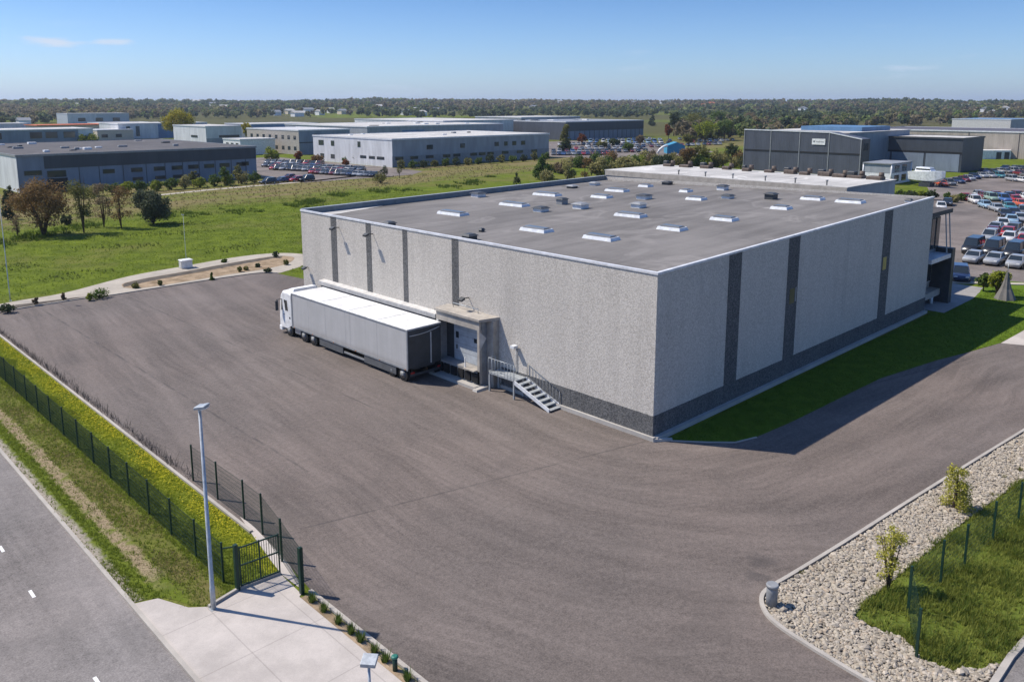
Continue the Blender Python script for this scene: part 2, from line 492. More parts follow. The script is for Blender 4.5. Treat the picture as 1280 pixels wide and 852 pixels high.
def field_mat():
    m = NM('meadow', 0.95, 0.05)
    p = m.pos(); X, Y, Z = m.sep(p)
    fine = m.noise(p, 2.6, 6, 0.7); mid = m.noise(p, 0.33, 5, 0.6); big = m.noise(p, 0.045, 4, 0.6)
    g = m.mix(m.sm(mid, 0.3, 0.7), (0.075, 0.105, 0.012), (0.125, 0.165, 0.016))
    g = m.mix(m.math('MULTIPLY', m.sm(fine, 0.45, 0.75), 0.5), g, (0.14, 0.16, 0.03))
    g = m.mix(m.math('MULTIPLY', m.sm(m.noise(p, 1.1, 5), 0.55, 0.72), 0.55), g, (0.035, 0.055, 0.012))
    t = m.math('SUBTRACT', Y, m.math('MULTIPLY', X, 0.17))
    t = m.math('ADD', t, m.math('MULTIPLY', m.math('SUBTRACT', mid, 0.5), 18.0))
    dry = m.math('MULTIPLY', m.sm(t, 111, 122), m.math('SUBTRACT', 1.0, m.sm(t, 165, 178)))
    dry = m.math('MULTIPLY', dry, m.math('ADD', 0.35, m.math('MULTIPLY', m.sm(m.noise(m.map(p, (0.3, 1, 1), rot=(0, 0, -0.17)), 0.16, 5), 0.38, 0.6), 0.65)))
    tan = m.mix(fine, (0.12, 0.095, 0.045), (0.25, 0.20, 0.105))
    c = m.mix(m.math('MULTIPLY', dry, 0.9), g, tan)
    c = m.mix(m.math('MULTIPLY', m.sm(big, 0.48, 0.68), 0.55), c, (0.16, 0.135, 0.055))
    dc = m.math('SQRT', m.math('ADD', m.math('MULTIPLY', m.math('ADD', X, 36.0), m.math('ADD', X, 36.0)), m.math('MULTIPLY', m.math('ADD', Y, 26.0), m.math('ADD', Y, 26.0))))
    wood = m.math('MULTIPLY', m.sm(dc, 380, 470), m.sm(m.noise(p, 0.004, 3), 0.36, 0.50))
    c = m.mix(m.math('MULTIPLY', wood, 0.85), c, m.mix(m.noise(p, 0.05, 5), (0.055, 0.060, 0.025), (0.10, 0.085, 0.045)))
    m.base(c); m.bump(m.noise(p, 3.0, 5), 0.8, 0.25)
    return m.mat
M['field'] = field_mat()

def verge_mat():
    m = NM('verge', 0.95, 0.05)
    p = m.pos(); X, Y, Z = m.sep(p)
    fine = m.noise(p, 9, 5, 0.7); mid = m.noise(p, 1.6, 5, 0.6); lo = m.noise(p, 0.35, 4)
    xw = m.math('ADD', X, m.math('MULTIPLY', m.math('SUBTRACT', mid, 0.5), 0.9))
    g = m.mix(m.sm(mid, 0.3, 0.7), (0.085, 0.115, 0.016), (0.14, 0.175, 0.024))
    dirt = m.mix(m.sm(m.noise(p, 13, 5, 0.8), 0.3, 0.7), (0.13, 0.10, 0.055), (0.40, 0.32, 0.21))
    dry = m.mix(fine, (0.11, 0.09, 0.035), (0.19, 0.165, 0.07))
    grav = m.mix(m.voro(p, 14, 'Color'), (0.20, 0.175, 0.14), (0.40, 0.36, 0.30))
    c = m.mix(m.math('MULTIPLY', m.math('MULTIPLY', m.sm(xw, -25.2, -24.8), m.math('SUBTRACT', 1.0, m.sm(xw, -24.2, -23.6))), m.math('ADD', 0.35, m.math('MULTIPLY', m.sm(lo, 0.4, 0.6), 0.5))), g, dry)
    tr = m.math('MULTIPLY', m.sm(xw, -25.85, -25.6), m.math('SUBTRACT', 1.0, m.sm(xw, -25.25, -24.95)))
    tr = m.math('MULTIPLY', tr, m.math('MULTIPLY', m.sm(Y, 4.2, 7.0), m.sm(m.noise(p, 1.4, 5, 0.65), 0.30, 0.52)))
    c = m.mix(tr, c, dirt)
    c = m.mix(m.math('SUBTRACT', 1.0, m.sm(xw, -26.55, -26.2)), c, grav)
    yl = m.math('MULTIPLY', m.sm(xw, -22.5, -21.7), m.math('ADD', 0.25, m.math('MULTIPLY', m.sm(m.noise(p, 0.28, 4), 0.35, 0.6), 0.75)))
    c = m.mix(yl, c, m.mix(fine, (0.17, 0.19, 0.014), (0.29, 0.27, 0.016)))
    m.base(c); m.bump(fine, 0.8, 0.08)
    return m.mat
M['verge'] = verge_mat()
def lawn_mat(name, a, b, dryc=(0.14, 0.12, 0.05), dry=0.4):
    m = NM(name, 0.95, 0.05)
    p = m.pos(); fine = m.noise(p, 7, 5, 0.7); mid = m.noise(p, 0.9, 5, 0.6)
    c = m.mix(m.sm(mid, 0.3, 0.7), a, b)
    c = m.mix(m.math('MULTIPLY', m.sm(fine, 0.5, 0.75), dry), c, dryc)
    m.base(c); m.bump(fine, 0.7, 0.06)
    return m.mat
M['lawn'] = lawn_mat('mown_lawn', (0.075, 0.125, 0.012), (0.105, 0.165, 0.016), (0.12, 0.15, 0.03), 0.3)
M['rough_grass'] = lawn_mat('rough_grass', (0.075, 0.105, 0.018), (0.125, 0.16, 0.026), (0.20, 0.17, 0.08), 0.45)
M['soil'] = lawn_mat('planting_soil', (0.20, 0.15, 0.095), (0.38, 0.29, 0.20), (0.12, 0.085, 0.05), 0.45)
M['mulch'] = lawn_mat('mulch', (0.075, 0.065, 0.055), (0.13, 0.115, 0.10), (0.05, 0.05, 0.04), 0.4)
def gravel_mat():
    m = NM('gravel', 0.9, 0.2)
    p = m.pos()
    v = m.voro(p, 9, 'Color'); dd = m.voro(p, 9, 'Distance')
    c = m.mix(m.sep(v)[0], (0.26, 0.23, 0.19), (0.42, 0.38, 0.32))
    c = m.mix(m.sm(dd, 0.35, 0.65), c, (0.17, 0.15, 0.12))
    m.base(c); m.bump(m.math('SUBTRACT', 1.0, dd), 1.0, 0.08)
    return m.mat
M['gravel'] = gravel_mat()
M['white_line'] = plain('road_paint', (0.72, 0.72, 0.70), 0.7, var=0.25, scale=12)

# ------------------------------------------------------------------ terrain, streets, yard (kind = structure)
SKY_PX = [-4000, 0, 150, 330, 380, 440, 470, 560, 700, 1000, 1100, 1145, 1180, 1280, 5000]
SKY_PY = [126, 126, 125.2, 126.3, 125.2, 123.6, 123.0, 125.0, 125.2, 125.4, 125.0, 124.6, 126.6, 126.4, 126]
def terrain_z(x, y):
    dx, dy = x - CAM[0], y - CAM[1]
    d = np.hypot(dx, dy)
    f = dx*_FW[0] + dy*_FW[1]; r = dx*_RT[0] + dy*_RT[1]
    px = 640 + FPX*np.where(f > 1, r/np.maximum(f, 1)/math.cos(TH), np.sign(r)*5)
    amp = (130.5 - np.interp(px, SKY_PX, SKY_PY))/1022*2700 + 18.72 - 10.5
    t = np.clip((d-600)/2000, 0, 1); t = t*t*(3-2*t)
    z = amp*t + t*2.0*np.sin(x/190+1)*np.cos(y/230)
    # a blue range of hills on the far right
    u = np.clip((d-5200)/2600, 0, 1)*np.clip((12000-d)/3500, 0, 1)
    hill = np.exp(-((px-1420)/230.0)**2) + 0.25*np.exp(-((px-200)/500.0)**2)
    z = z + u*62*hill*np.clip(f/500, 0, 1) - 0.012*np.clip(d-2900, 0, 1200)*(d > 2900)
    return z
na = 220
radii = np.concatenate([np.linspace(0, 500, 8), np.geomspace(600, 16000, 34)])
ang = np.linspace(0, 2*math.pi, na, endpoint=False)
vs = [(CAM[0], CAM[1], 0.0)]
for r_ in radii[1:]:
    X = CAM[0] + r_*np.cos(ang); Y = CAM[1] + r_*np.sin(ang)
    Zt = terrain_z(X, Y)
    vs += list(zip(X, Y, Zt))
fs = [(0, 1+k, 1+(k+1) % na) for k in range(na)]
for i in range(len(radii)-2):
    b0, b1 = 1+i*na, 1+(i+1)*na
    fs += [(b0+k, b1+k, b1+(k+1) % na, b0+(k+1) % na) for k in range(na)]
mb = MB(); mb.add(vs, fs, 0, True)
tag(mb.build('terrain', M['field']), kind='structure')

def struct(name, mb, m): return tag(mb.build(name, m), kind='structure')
def sheet(name, poly, z, m): return struct(name, MB().sheet(poly, z), m)

sheet('street', [(-90, -90), (-26.85, -90), (-26.85, 260), (-90, 260)], 0.010, M['street'])
VERGE = [(-26.72, 240), (-26.72, 8.0), (-26.72, 4.72), (-26.2, 4.6), (-25.75, 4.2), (-25.2, 3.0), (-24.7, 2.45), (-23.4, 2.72), (-21.7, 2.62), (-21.3, 4.5), (-21.1, 9), (-21.1, 240)]
sheet('verge', rag(VERGE, .06, .5), 0.014, M['verge'])
lot_back = [(-20.95, 56.3), (-20.5, 57.6), (-19.4, 58.5), (-17.0, 59.0), (-12.0, 59.15), (-9.4, 58.7), (-4.6, 58.8), (1.4, 58.9), (5.6, 58.7), (7.0, 58.2), (7.7, 57.0), (8.25, 52.9), (8.9, 46), (8.9, 37.6)]
ISL = smooth_line([(62, -18.7), (30, -15.6), (16.84, -14.2), (4.1, -12.94), (-2.7, -12.32), (-6.9, -11.9), (-8.5, -11.72), (-9.3, -11.83), (-9.95, -12.3), (-10.4, -13.0), (-10.72, -14.3), (-11.05, -16.6), (-11.3, -19.4)], 6)
right_edge = [(0.3, 37.6), (0.3, -0.3), (0.7, -0.75), (2.0, -2.3), (3.1, -3.4), (4.6, -3.85), (7.8, -4.15), (20.0, -4.66), (27, -5.9), (30.8, -6.85), (35.44, -7.84), (36.06, -9.36), (41.2, -11.0), (62, -14.5)]
sheet('asphalt_yard', [(-21.4, -60), (-21.4, 0.7), (-21.0, 3.8), (-20.95, 6.5)] + lot_back + right_edge + ISL + [(-11.3, -60)], 0.018, M['yard'])
sheet('concrete_driveway', [(-26.72, 4.6), (-25.9, 4.3), (-25.3, 2.9), (-24.6, 2.3), (-23.4, 2.6), (-21.7, 2.45), (-21.8, 0.7), (-21.95, 0.6), (-21.95, -60), (-26.72, -60)][::-1], 0.022, M['apron'])
wedge = [gp(*p)[:2] for p in ((300, 646), (314, 655), (338, 680), (362, 707), (380, 737), (372, 733), (353, 719), (338, 700), (318, 672))]
sheet('concrete_footing', [tuple(p) for p in wedge], 0.030, M['apron'])
sheet('planting_strip', [(-21.95, 0.5), (-21.95, -60), (-21.6, -60), (-21.6, 0.5)], 0.026, M['soil'])
k = MB(); strip(k, [(-21.4, -60), (-21.4, 0.6)], 0.16, 0, 0.11); struct('kerb', k, M['kerb'])
k = MB(); strip(k, [(-20.93, 6.4), (-20.93, 56.2)], 0.15, 0, 0.10); struct('kerb', k, M['kerb'])
k = MB(); strip(k, [(-26.85, -60), (-26.85, 240)][::-1], 0.16, 0, 0.07); struct('kerb', k, M['kerb'])
k = MB(); strip(k, [(-24.75, 2.28), (-23.4, 2.60), (-21.7, 2.46)], 0.12, 0, 0.13); struct('kerb', k, M['kerb'])
k = MB(); strip(k, lot_back[1:11], 0.14, 0, 0.11); struct('kerb', k, M['kerb'])
k = MB(); strip(k, ISL[::-1], -0.16, 0, 0.12); struct('kerb', k, M['kerb'])
k = MB(); strip(k, right_edge[2:6], -0.10, 0, 0.07); struct('kerb', k, M['kerb'])
# gravel island, its grass and the street beyond
sheet('gravel_bed', ISL[::-1] + [(62, -26), (-11.2, -19.45)][::1], 0.016, M['gravel'])
GR = [(62, -21.3), (30, -18.0), (9.74, -15.98), (2.3, -15.3), (-4.0, -14.92), (-6.9, -14.72), (-7.83, -14.8), (-8.1, -15.6), (-7.9, -16.6), (-8.6, -17.5), (-8.5, -18.4), (-7.6, -19.1), (-6.5, -19.5), (62, -19.5-4)]
GR = [(62, -20.8), (30, -17.8)] + GR[2:13] + [(-6.3, -19.5), (62, -24.5)]
sheet('grass_island', rag(GR, .09), 0.022, M['rough_grass'])
sheet('side_street', [(-11.3, -60), (62, -60), (62, -24.72), (-6.3, -19.72), (-11.3, -19.72)], 0.024, M['street'])
k = MB(); strip(k, [(-11.2, -19.5), (-6.3, -19.5), (62, -24.5)], -0.22, 0, 0.13); struct('kerb', k, M['kerb'])
# lawn beside the building, walkway at its far end, driveway, lot for cars
sheet('lawn', rag([(0.75, -0.5), (42.5, -0.5), (42.5, -1.4), (50.5, -1.4), (56, -0.6), (62, -1.5), (66, -12), (41.4, -8.05), (35.44, -7.82), (30.8, -6.82), (27, -5.85), (20, -4.62), (7.8, -4.1), (4.6, -3.8), (3.1, -3.36), (2.0, -2.26)][::-1], .07), 0.019, M['lawn'])
sheet('driveway', [(35.5, -7.88), (41.4, -8.1), (66, -12.1), (62, -14.4), (41.2, -10.95), (36.1, -9.3)][::-1], 0.020, M['apron'])
sheet('walkway', [(42.5, -1.35), (50.5, -1.35), (56.5, -0.6), (56.5, 4), (42.5, 4)], 0.018, M['slab'])
sheet('parking_lot', [(57, 14), (57, 3.2), (64.5, -6.5), (66.5, -12.5), (66, -60), (300, -60), (232, 46), (190, 47), (165, 43), (150, 37), (110, 33), (62, 20)], 0.012, M['lot'])
k = MB(); strip(k, [(57, 3.2), (64.5, -6.5), (66.5, -12.5), (66.2, -40)], -0.9, 0, 0.10); struct('pavement', k, M['path'])
sheet('parking_lot', [(65.5, 150.5), (98, 150.5), (107.5, 158), (108.5, 170), (108.5, 245), (67, 245), (65.6, 172)], 0.012, M['lot'])
sheet('parking_lot', [(181, 172), (186, 158), (215, 146), (250, 152), (292, 215), (284, 258), (245, 262), (182, 215)], 0.012, M['lot'])
k = MB(); strip(k, [tuple(gp(*q)[:2]) for q in ((196, 245), (262, 238), (330, 232), (400, 226), (470, 218))], 2.2, -0.05, 0.012); struct('path', k, M['path'])
# path and planting bed behind the yard
PO = smooth_line([(-30, 58), (-18.3, 62.4), (-12.6, 63.2), (-4.8, 67.1), (1.9, 68.5), (8.5, 69.7), (13.5, 69.0), (15.9, 66.0), (15.5, 62.5), (12.5, 59.3), (8.3, 57.2)], 5)
sheet('path', (PO + [(7.6, 57.2), (6.9, 58.4), (5.6, 58.85), (1.4, 59.05), (-4.6, 58.95), (-9.4, 58.85), (-12, 59.3), (-17, 59.9), (-30, 55.5)])[::-1], 0.020, M['path'])
sheet('planting_strip', [(-20.6, 57.9), (-19.4, 58.65), (-17, 59.15), (-12, 59.3), (-9.6, 58.9), (-12.2, 60.3), (-17.5, 61.0), (-21.5, 58.8)], 0.026, M['mulch'])
BED = smooth_line([(-7.3, 61.6), (-6.6, 63.6), (-4.2, 64.6), (0.4, 65.3), (7.3, 66.6), (12.6, 66.9), (14.0, 64.6), (11.6, 61.6), (8.1, 60.3), (4.4, 60.3), (-1.9, 60.0), (-6.0, 60.1), (-7.3, 61.6)], 5)
print('MEMB') if False else None
sheet('planting_bed', BED[:-1][::-1], 0.028, M['soil'])
sheet('mulch_border', smooth_line([(-7.2, 61.7), (-6.5, 63.5), (-4.2, 64.5), (0.4, 65.2), (7.3, 66.5), (12.4, 66.8), (13.2, 66.0), (9, 65.2), (2, 63.9), (-3.5, 63.0), (-6, 62.2), (-7.2, 61.7)], 4)[:-1][::-1], 0.034, M['mulch'])
for px, py in ((2, 686), (40, 742), (122, 852)):
    q = gp(px, py)
    struct('road_marking', MB().sheet([(q[0]-0.06, q[1]-0.32), (q[0]+0.06, q[1]-0.32), (q[0]+0.06, q[1]+0.32), (q[0]-0.06, q[1]+0.32)], 0.015), M['white_line'])
# ------------------------------------------------------------------ object materials
def pebble(name, c0, c1, c2, warm=0.0):
    """exposed-aggregate concrete: light and dark pebbles of a few centimetres"""
    m = NM(name, 0.9, 0.2)
    p = m.obj()
    v = m.sep(m.voro(p, 15, 'Color'))
    n = m.noise(p, 8.0, 5, 0.8); big = m.noise(p, 0.35, 4)
    t = m.math('ADD', m.math('MULTIPLY', v[0], 0.45), m.math('MULTIPLY', n, 0.6))
    c = m.ramp(t, [(0.28, c0), (0.5, c1), (0.72, c2)])
    rain = m.noise(m.map(p, (1.2, 1.2, 0.08)), 1.0, 5, 0.6)
    c = m.mix(m.math('MULTIPLY', m.sm(rain, 0.42, 0.75), 0.30), c, sc3(c0, 0.85))
    c = m.mix(m.math('MULTIPLY', m.sm(big, 0.35, 0.65), 0.18), c, c2)
    m.base(c); m.bump(t, 0.6, 0.02)
    return m.mat
M['wall'] = pebble('pebble_wall', (0.375, 0.35, 0.315), (0.475, 0.445, 0.402), (0.575, 0.54, 0.49))
M['band'] = pebble('dark_pebble', (0.062, 0.063, 0.065), (0.10, 0.101, 0.103), (0.165, 0.164, 0.162))
def roofmat(name, c, streaks=True):
    m = NM(name, 0.85, 0.25)
    p = m.obj(); X, Y, Z = m.sep(p)
    a = m.noise(p, 0.12, 5, 0.6); b = m.noise(m.map(p, (0.18, 1.4, 1)), 0.6, 6, 0.65); f = m.noise(p, 8, 4, 0.7)
    v = m.math('ADD', m.math('ADD', m.math('MULTIPLY', a, 0.45), m.math('MULTIPLY', b, 0.4)), m.math('MULTIPLY', f, 0.2))
    cc = m.mix(m.sm(v, 0.34, 0.68), sc3(c, 0.68), sc3(c, 1.30))
    pud = m.noise(p, 0.17, 4, 0.5, 0.6)
    cc = m.mix(m.math('MULTIPLY', m.math('SUBTRACT', m.sm(pud, 0.56, 0.60), m.sm(pud, 0.60, 0.72)), 0.30), cc, sc3(c, 1.9))
    cc = m.mix(m.math('MULTIPLY', m.sm(pud, 0.60, 0.66), 0.35), cc, sc3(c, 0.62))
    lines = m.noise(m.map(p, (0.05, 2.6, 1)), 1.0, 3, 0.5)
    cc = m.mix(m.math('MULTIPLY', m.sm(lines, 0.62, 0.72), 0.20), cc, sc3(c, 1.7))
    sp = m.noise(m.map(p, (1, 0.8, 1)), 0.22, 3, 0.5)
    cc = m.mix(m.math('MULTIPLY', m.sm(sp, 0.67, 0.74), 0.45), cc, (0.42, 0.41, 0.40))
    t = m.math('ABSOLUTE', m.math('SUBTRACT', m.math('FRACT', m.math('DIVIDE', X, 1.05)), 0.5))
    cc = m.mix(m.math('MULTIPLY', m.sm(t, 0.47, 0.495), 0.34), cc, sc3(c, 0.5))
    m.base(cc)
    return m.mat
M['roof'] = roofmat('bitumen_roof', (0.156, 0.147, 0.139))
M['dark_roof'] = roofmat('dark_roof', (0.085, 0.08, 0.08))
M['white_roof'] = roofmat('white_roof', (0.44, 0.43, 0.41))
M['coping'] = plain('coping_metal', (0.62, 0.63, 0.65), 0.4, 0.5)
M['parapet'] = plain('parapet_metal', (0.16, 0.19, 0.21), 0.5, 0.4)
M['white'] = plain('white_metal', (0.74, 0.74, 0.73), 0.4, 0.5)
M['offwhite'] = plain('offwhite_metal', (0.55, 0.54, 0.52), 0.5)
M['alu'] = plain('skylight_frame', (0.66, 0.68, 0.70), 0.35, 0.5)
M['galv'] = plain('galvanised_steel', (0.42, 0.45, 0.47), 0.45, 0.5, 0.35, scale=6)
M['black'] = plain('black_plastic', (0.016, 0.016, 0.018), 0.5, 0.4)
M['rubber'] = plain('rubber', (0.02, 0.02, 0.021), 0.85, 0.2)
M['darkmetal'] = plain('dark_metal', (0.05, 0.055, 0.06), 0.5, 0.4)
M['grey'] = plain('grey_metal', (0.24, 0.25, 0.26), 0.5, 0.4)
M['bluegrey'] = plain('bluegrey_door', (0.42, 0.455, 0.49), 0.5, 0.4)
M['beige'] = plain('beige_render', (0.37, 0.34, 0.30), 0.85, 0.2)
M['greenfence'] = plain('green_fence_paint', (0.008, 0.034, 0.022), 0.5, 0.4)
M['yellow'] = plain('yellow_sign', (0.42, 0.33, 0.09), 0.6)
M['ochre'] = plain('ochre_sign', (0.14, 0.12, 0.05), 0.7)
M['chrome'] = plain('wheel_steel', (0.45, 0.46, 0.47), 0.35, 0.5, 0.5)
M['red'] = plain('red_lens', (0.35, 0.015, 0.012), 0.3, 0.5)
M['orange_lens'] = plain('amber_lens', (0.45, 0.14, 0.01), 0.3, 0.5)
M['lens'] = plain('lamp_lens', (0.75, 0.76, 0.75), 0.15, 0.6)
def glassmat(name, c, rough=0.08):
    m = NM(name, rough, 0.8)
    f = m.noise(m.obj(), 0.7, 3)
    m.base(m.mix(f, sc3(c, 0.6), sc3(c, 1.4)))
    return m.mat
M['glass'] = glassmat('window_glass', (0.03, 0.04, 0.048))
M['carglass'] = glassmat('car_glass', (0.02, 0.027, 0.032), 0.05)
M['skyglass'] = glassmat('skylight_glazing', (0.11, 0.115, 0.12), 0.25)
def trailermat():
    m = NM('trailer_panel', 0.42, 0.45)
    p = m.obj()
    s_ = m.noise(m.map(p, (1, 2.2, 0.10)), 1.4, 6, 0.65); a = m.noise(p, 1.0, 5, 0.6)
    v = m.math('ADD', m.math('MULTIPLY', s_, 0.6), m.math('MULTIPLY', a, 0.4))
    c = m.mix(m.sm(v, 0.35, 0.68), (0.40, 0.397, 0.39), (0.46, 0.455, 0.45))
    z = m.sep(p)[2]
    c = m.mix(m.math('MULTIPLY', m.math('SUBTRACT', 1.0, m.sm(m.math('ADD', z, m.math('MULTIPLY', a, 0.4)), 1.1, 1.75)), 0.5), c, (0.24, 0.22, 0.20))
    m.base(c)
    return m.mat
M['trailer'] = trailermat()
def ribbed(name, c, axis=0, pitch=0.3, depth=0.25):
    """profiled sheet cladding"""
    m = NM(name, 0.5, 0.35)
    p = m.obj(); X, Y, Z = m.sep(p)
    u = m.math('ADD', X, Y) if axis == 0 else Z
    t = m.math('PINGPONG', m.math('DIVIDE', u, pitch), 0.5)
    a = m.noise(m.map(p, (0.5, 0.5, 0.12)), 1.0, 5, 0.6)
    c_ = m.mix(m.sm(a, 0.3, 0.7), sc3(c, 0.85), sc3(c, 1.12))
    t2 = m.math('FRACT', m.math('DIVIDE', u, pitch*14))
    c_ = m.mix(m.math('MULTIPLY', m.math('LESS_THAN', t2, 0.012), 0.5), c_, sc3(c, 0.4))
    m.base(c_); m.bump(m.sm(t, 0.15, 0.35), depth, 0.05)
    return m.mat
M['clad_white'] = ribbed('white_cladding', (0.60, 0.61, 0.62))
M['clad_grey'] = ribbed('grey_cladding', (0.30, 0.32, 0.345))
M['clad_blue'] = ribbed('blue_cladding', (0.10, 0.20, 0.34))
M['clad_dark'] = ribbed('dark_cladding', (0.055, 0.064, 0.078))
M['clad_mid'] = ribbed('bluegrey_cladding', (0.19, 0.23, 0.29))
M['clad_slate'] = ribbed('slate_cladding', (0.075, 0.083, 0.105), 0, 0.5)
M['clad_beige'] = ribbed('beige_cladding', (0.36, 0.315, 0.27), 0, 0.6)
M['orange'] = plain('orange_roof', (0.50, 0.14, 0.06), 0.8)
M['brown_clad'] = ribbed('brown_cladding', (0.10, 0.085, 0.085))
M['cream'] = plain('cream_wall', (0.60, 0.52, 0.40), 0.8)

# ------------------------------------------------------------------ the warehouse
LX, LY = 41.32, 37.75
def ztop(x, y): return 9.66 + x*(0.0229 - 0.0125*y/LY)
def zroof(x, y): return 9.53 + x*(0.0226 - 0.0125*y/LY) - 0.30*y/LY
wh = thing('warehouse', 'big flat-roofed warehouse of grey pebble-faced concrete with dark vertical strips', 'warehouse', (LX/2, LY/2, 0))
mb = MB()
c4 = [(0, 0), (LX, 0), (LX, LY), (0, LY)]
mb.add([(x, y, 0) for x, y in c4] + [(x, y, ztop(x, y)-0.02) for x, y in c4], [(0,1,5,4), (1,2,6,5), (2,3,7,6), (3,0,4,7)])
mb.build('wall', M['wall'], wh)
N = 14
mb = MB(); vs = []; fs = []
for i in range(N+1):
    for j in range(N+1):
        x = 0.14 + (LX-0.28)*i/N; y = 0.14 + (LY-0.34)*j/N
        vs.append((x, y, zroof(x, y)))
for i in range(N):
    for j in range(N):
        a = i*(N+1)+j; fs.append((a, a+N+1, a+N+2, a+1))
mb.add(vs, fs, 0, True)
rf = mb.build('roof', M['roof'], wh)
mb = MB()     # thin light coping along the two near edges and the back
def edge(mb, p, q, w0, w1, up=0.03, dn=0.10):
    (x0, y0), (x1, y1) = p, q
    tx, ty = (x1-x0), (y1-y0); L = math.hypot(tx, ty); tx /= L; ty /= L
    nx, ny = -ty, tx
    A = [(x0+nx*w0, y0+ny*w0), (x1+nx*w0, y1+ny*w0), (x1+nx*w1, y1+ny*w1), (x0+nx*w1, y0+ny*w1)]
    Z = [ztop(x0, y0), ztop(x1, y1), ztop(x1, y1), ztop(x0, y0)]
    mb.hexa([(a[0], a[1], z-dn) for a, z in zip(A, Z)], [(a[0], a[1], z+up) for a, z in zip(A, Z)])
edge(mb, (0, LY+0.04), (0, -0.05), -0.05, 0.17)
edge(mb, (0.174, 0), (LX+0.05, 0), -0.05, 0.17)
mb.build('coping', M['coping'], wh)
mb = MB()     # taller sheet-metal upstand along the far left edge
mb.hexa([(0.05, LY-0.22, 9.1), (LX, LY-0.22, 9.3), (LX, LY+0.06, 9.3), (0.05, LY+0.06, 9.1)], [(0.05, LY-0.22, 9.72), (LX, LY-0.22, ztop(LX, LY)+0.06), (LX, LY+0.06, ztop(LX, LY)+0.06), (0.05, LY+0.06, 9.72)])
mb.build('parapet', M['parapet'], wh)
MBs = MB(); MBs.hexa([(0.03, LY-0.25, 9.724), (LX, LY-0.25, ztop(LX, LY)+0.063), (LX, LY+0.09, ztop(LX, LY)+0.063), (0.03, LY+0.09, 9.724)], [(0.03, LY-0.25, 9.76), (LX, LY-0.25, ztop(LX, LY)+0.10), (LX, LY+0.09, ztop(LX, LY)+0.10), (0.03, LY+0.09, 9.76)])
MBs.build('coping', M['galv'], wh)
# light membrane laid in the far left corner
q = [(0.7, 35.9), (2.6, 35.6), (8.2, 37.1), (8.0, 37.5), (0.7, 37.5)]
MB().add([(p[0], p[1], zroof(p[0], p[1])+0.03) for p in q], [(0, 1, 2, 3, 4)]).build('membrane_patch', M['white_roof'], wh)
# dark strips: on the sunny side (y ranges) and on the shaded side (x ranges)
for y0, y1 in ((32.12, 32.98), (27.16, 27.87), (22.49, 23.08), (16.68, 17.40)):
    mb = MB(); mb.box(-0.012, 0.05, y0, y1, 0.3, 9.555); mb.build('dark_strip', M['band'], wh)
for x0, x1 in ((7.31, 8.78), (14.80, 16.36), (30.62, 32.23)):
    mb = MB(); mb.hexa([(x0, -0.012, 1.453), (x1, -0.012, 1.453), (x1, 0.05, 1.453), (x0, 0.05, 1.453)], [(x0, -0.012, ztop(x0, 0)-0.105), (x1, -0.012, ztop(x1, 0)-0.105), (x1, 0.05, ztop(x1, 0)-0.105), (x0, 0.05, ztop(x0, 0)-0.105)])
    mb.build('dark_strip', M['band'], wh)
mb = MB(); mb.box(-0.016, 0.05, -0.016, 12.4, 0.26, 1.45); mb.box(0.0504, LX+0.01, -0.016, 0.05, 0.26, 1.45)
mb.build('base_band', M['band'], wh)
for x in (3.6, 7.35, 8.75, 14.85, 16.3, 22.6, 26.9, 30.7, 32.2, 36.8): MB().box(x-0.012, x+0.012, -0.019, -0.010, 0.27, 1.44).build('panel_joint', M['darkmetal'], wh)
for y in (3.0, 6.2): MB().box(-0.019, -0.010, y-0.012, y+0.012, 0.27, 1.44).build('panel_joint', M['darkmetal'], wh)
mb = MB(); mb.box(-0.17, 0.06, -0.17, 12.7, 0.0, 0.258); mb.box(0.0604, LX+0.02, -0.30, 0.05, 0.0, 0.258)
mb.hexa([(-0.17, -0.17, 0), (0.75, -0.85, 0), (1.0, -0.62, 0), (0.3, -0.302, 0)], [(-0.17, -0.17, 0.2), (0.75, -0.85, 0.09), (1.0, -0.62, 0.09), (0.3, -0.302, 0.2)])
mb.build('plinth', M['plinth'], wh)
for x, z, m_ in ((15.6, 5.81, 'ochre'), (31.25, 5.95, 'yellow')):
    MB().box(x-0.33, x+0.33, -0.03, -0.012, z-0.52, z+0.52).build('sign_plate', M[m_], wh)
MB().box(16.05, 16.22, -0.03, -0.012, 5.35, 6.35).build('sign_plate', M['grey'], wh)
# loading canopy that runs behind the trailer
mb = MB(); mb.hexa([(-0.55, 18.7, 3.66), (0.0, 18.7, 3.66), (0.0, 34.4, 3.66), (-0.55, 34.4, 3.66)], [(-0.55, 18.7, 3.98), (0.0, 18.7, 4.06), (0.0, 34.4, 4.06), (-0.55, 34.4, 3.98)])
mb.build('canopy', M['offwhite'], wh)
mb = MB(); mb.box(-0.42, -0.013, 18.9, 34.2, 3.1, 3.655); mb.build('canopy_box', M['grey'], wh)
# floodlights on brackets
def floodlight(y, z, out=0.55):
    mb = MB(); mb.tube([(-0.01, y, z), (-out, y, z+0.06)], 0.035, 6)
    b = mb.build('lamp_bracket', M['darkmetal'], wh)
    hb = MB(); hb.hexa([(-out-0.26, y-0.2, z-0.14), (-out+0.06, y-0.2, z-0.02), (-out+0.06, y+0.2, z-0.02), (-out-0.26, y+0.2, z-0.14)], [(-out-0.30, y-0.2, z+0.0), (-out+0.02, y-0.2, z+0.14), (-out+0.02, y+0.2, z+0.14), (-out-0.30, y+0.2, z+0.0)])
    hb.build('lamp_head', M['darkmetal'], b)
floodlight(31.7, 8.76); floodlight(26.9, 8.77); floodlight(15.64, 5.61); floodlight(36.9, 4.68, 0.3)
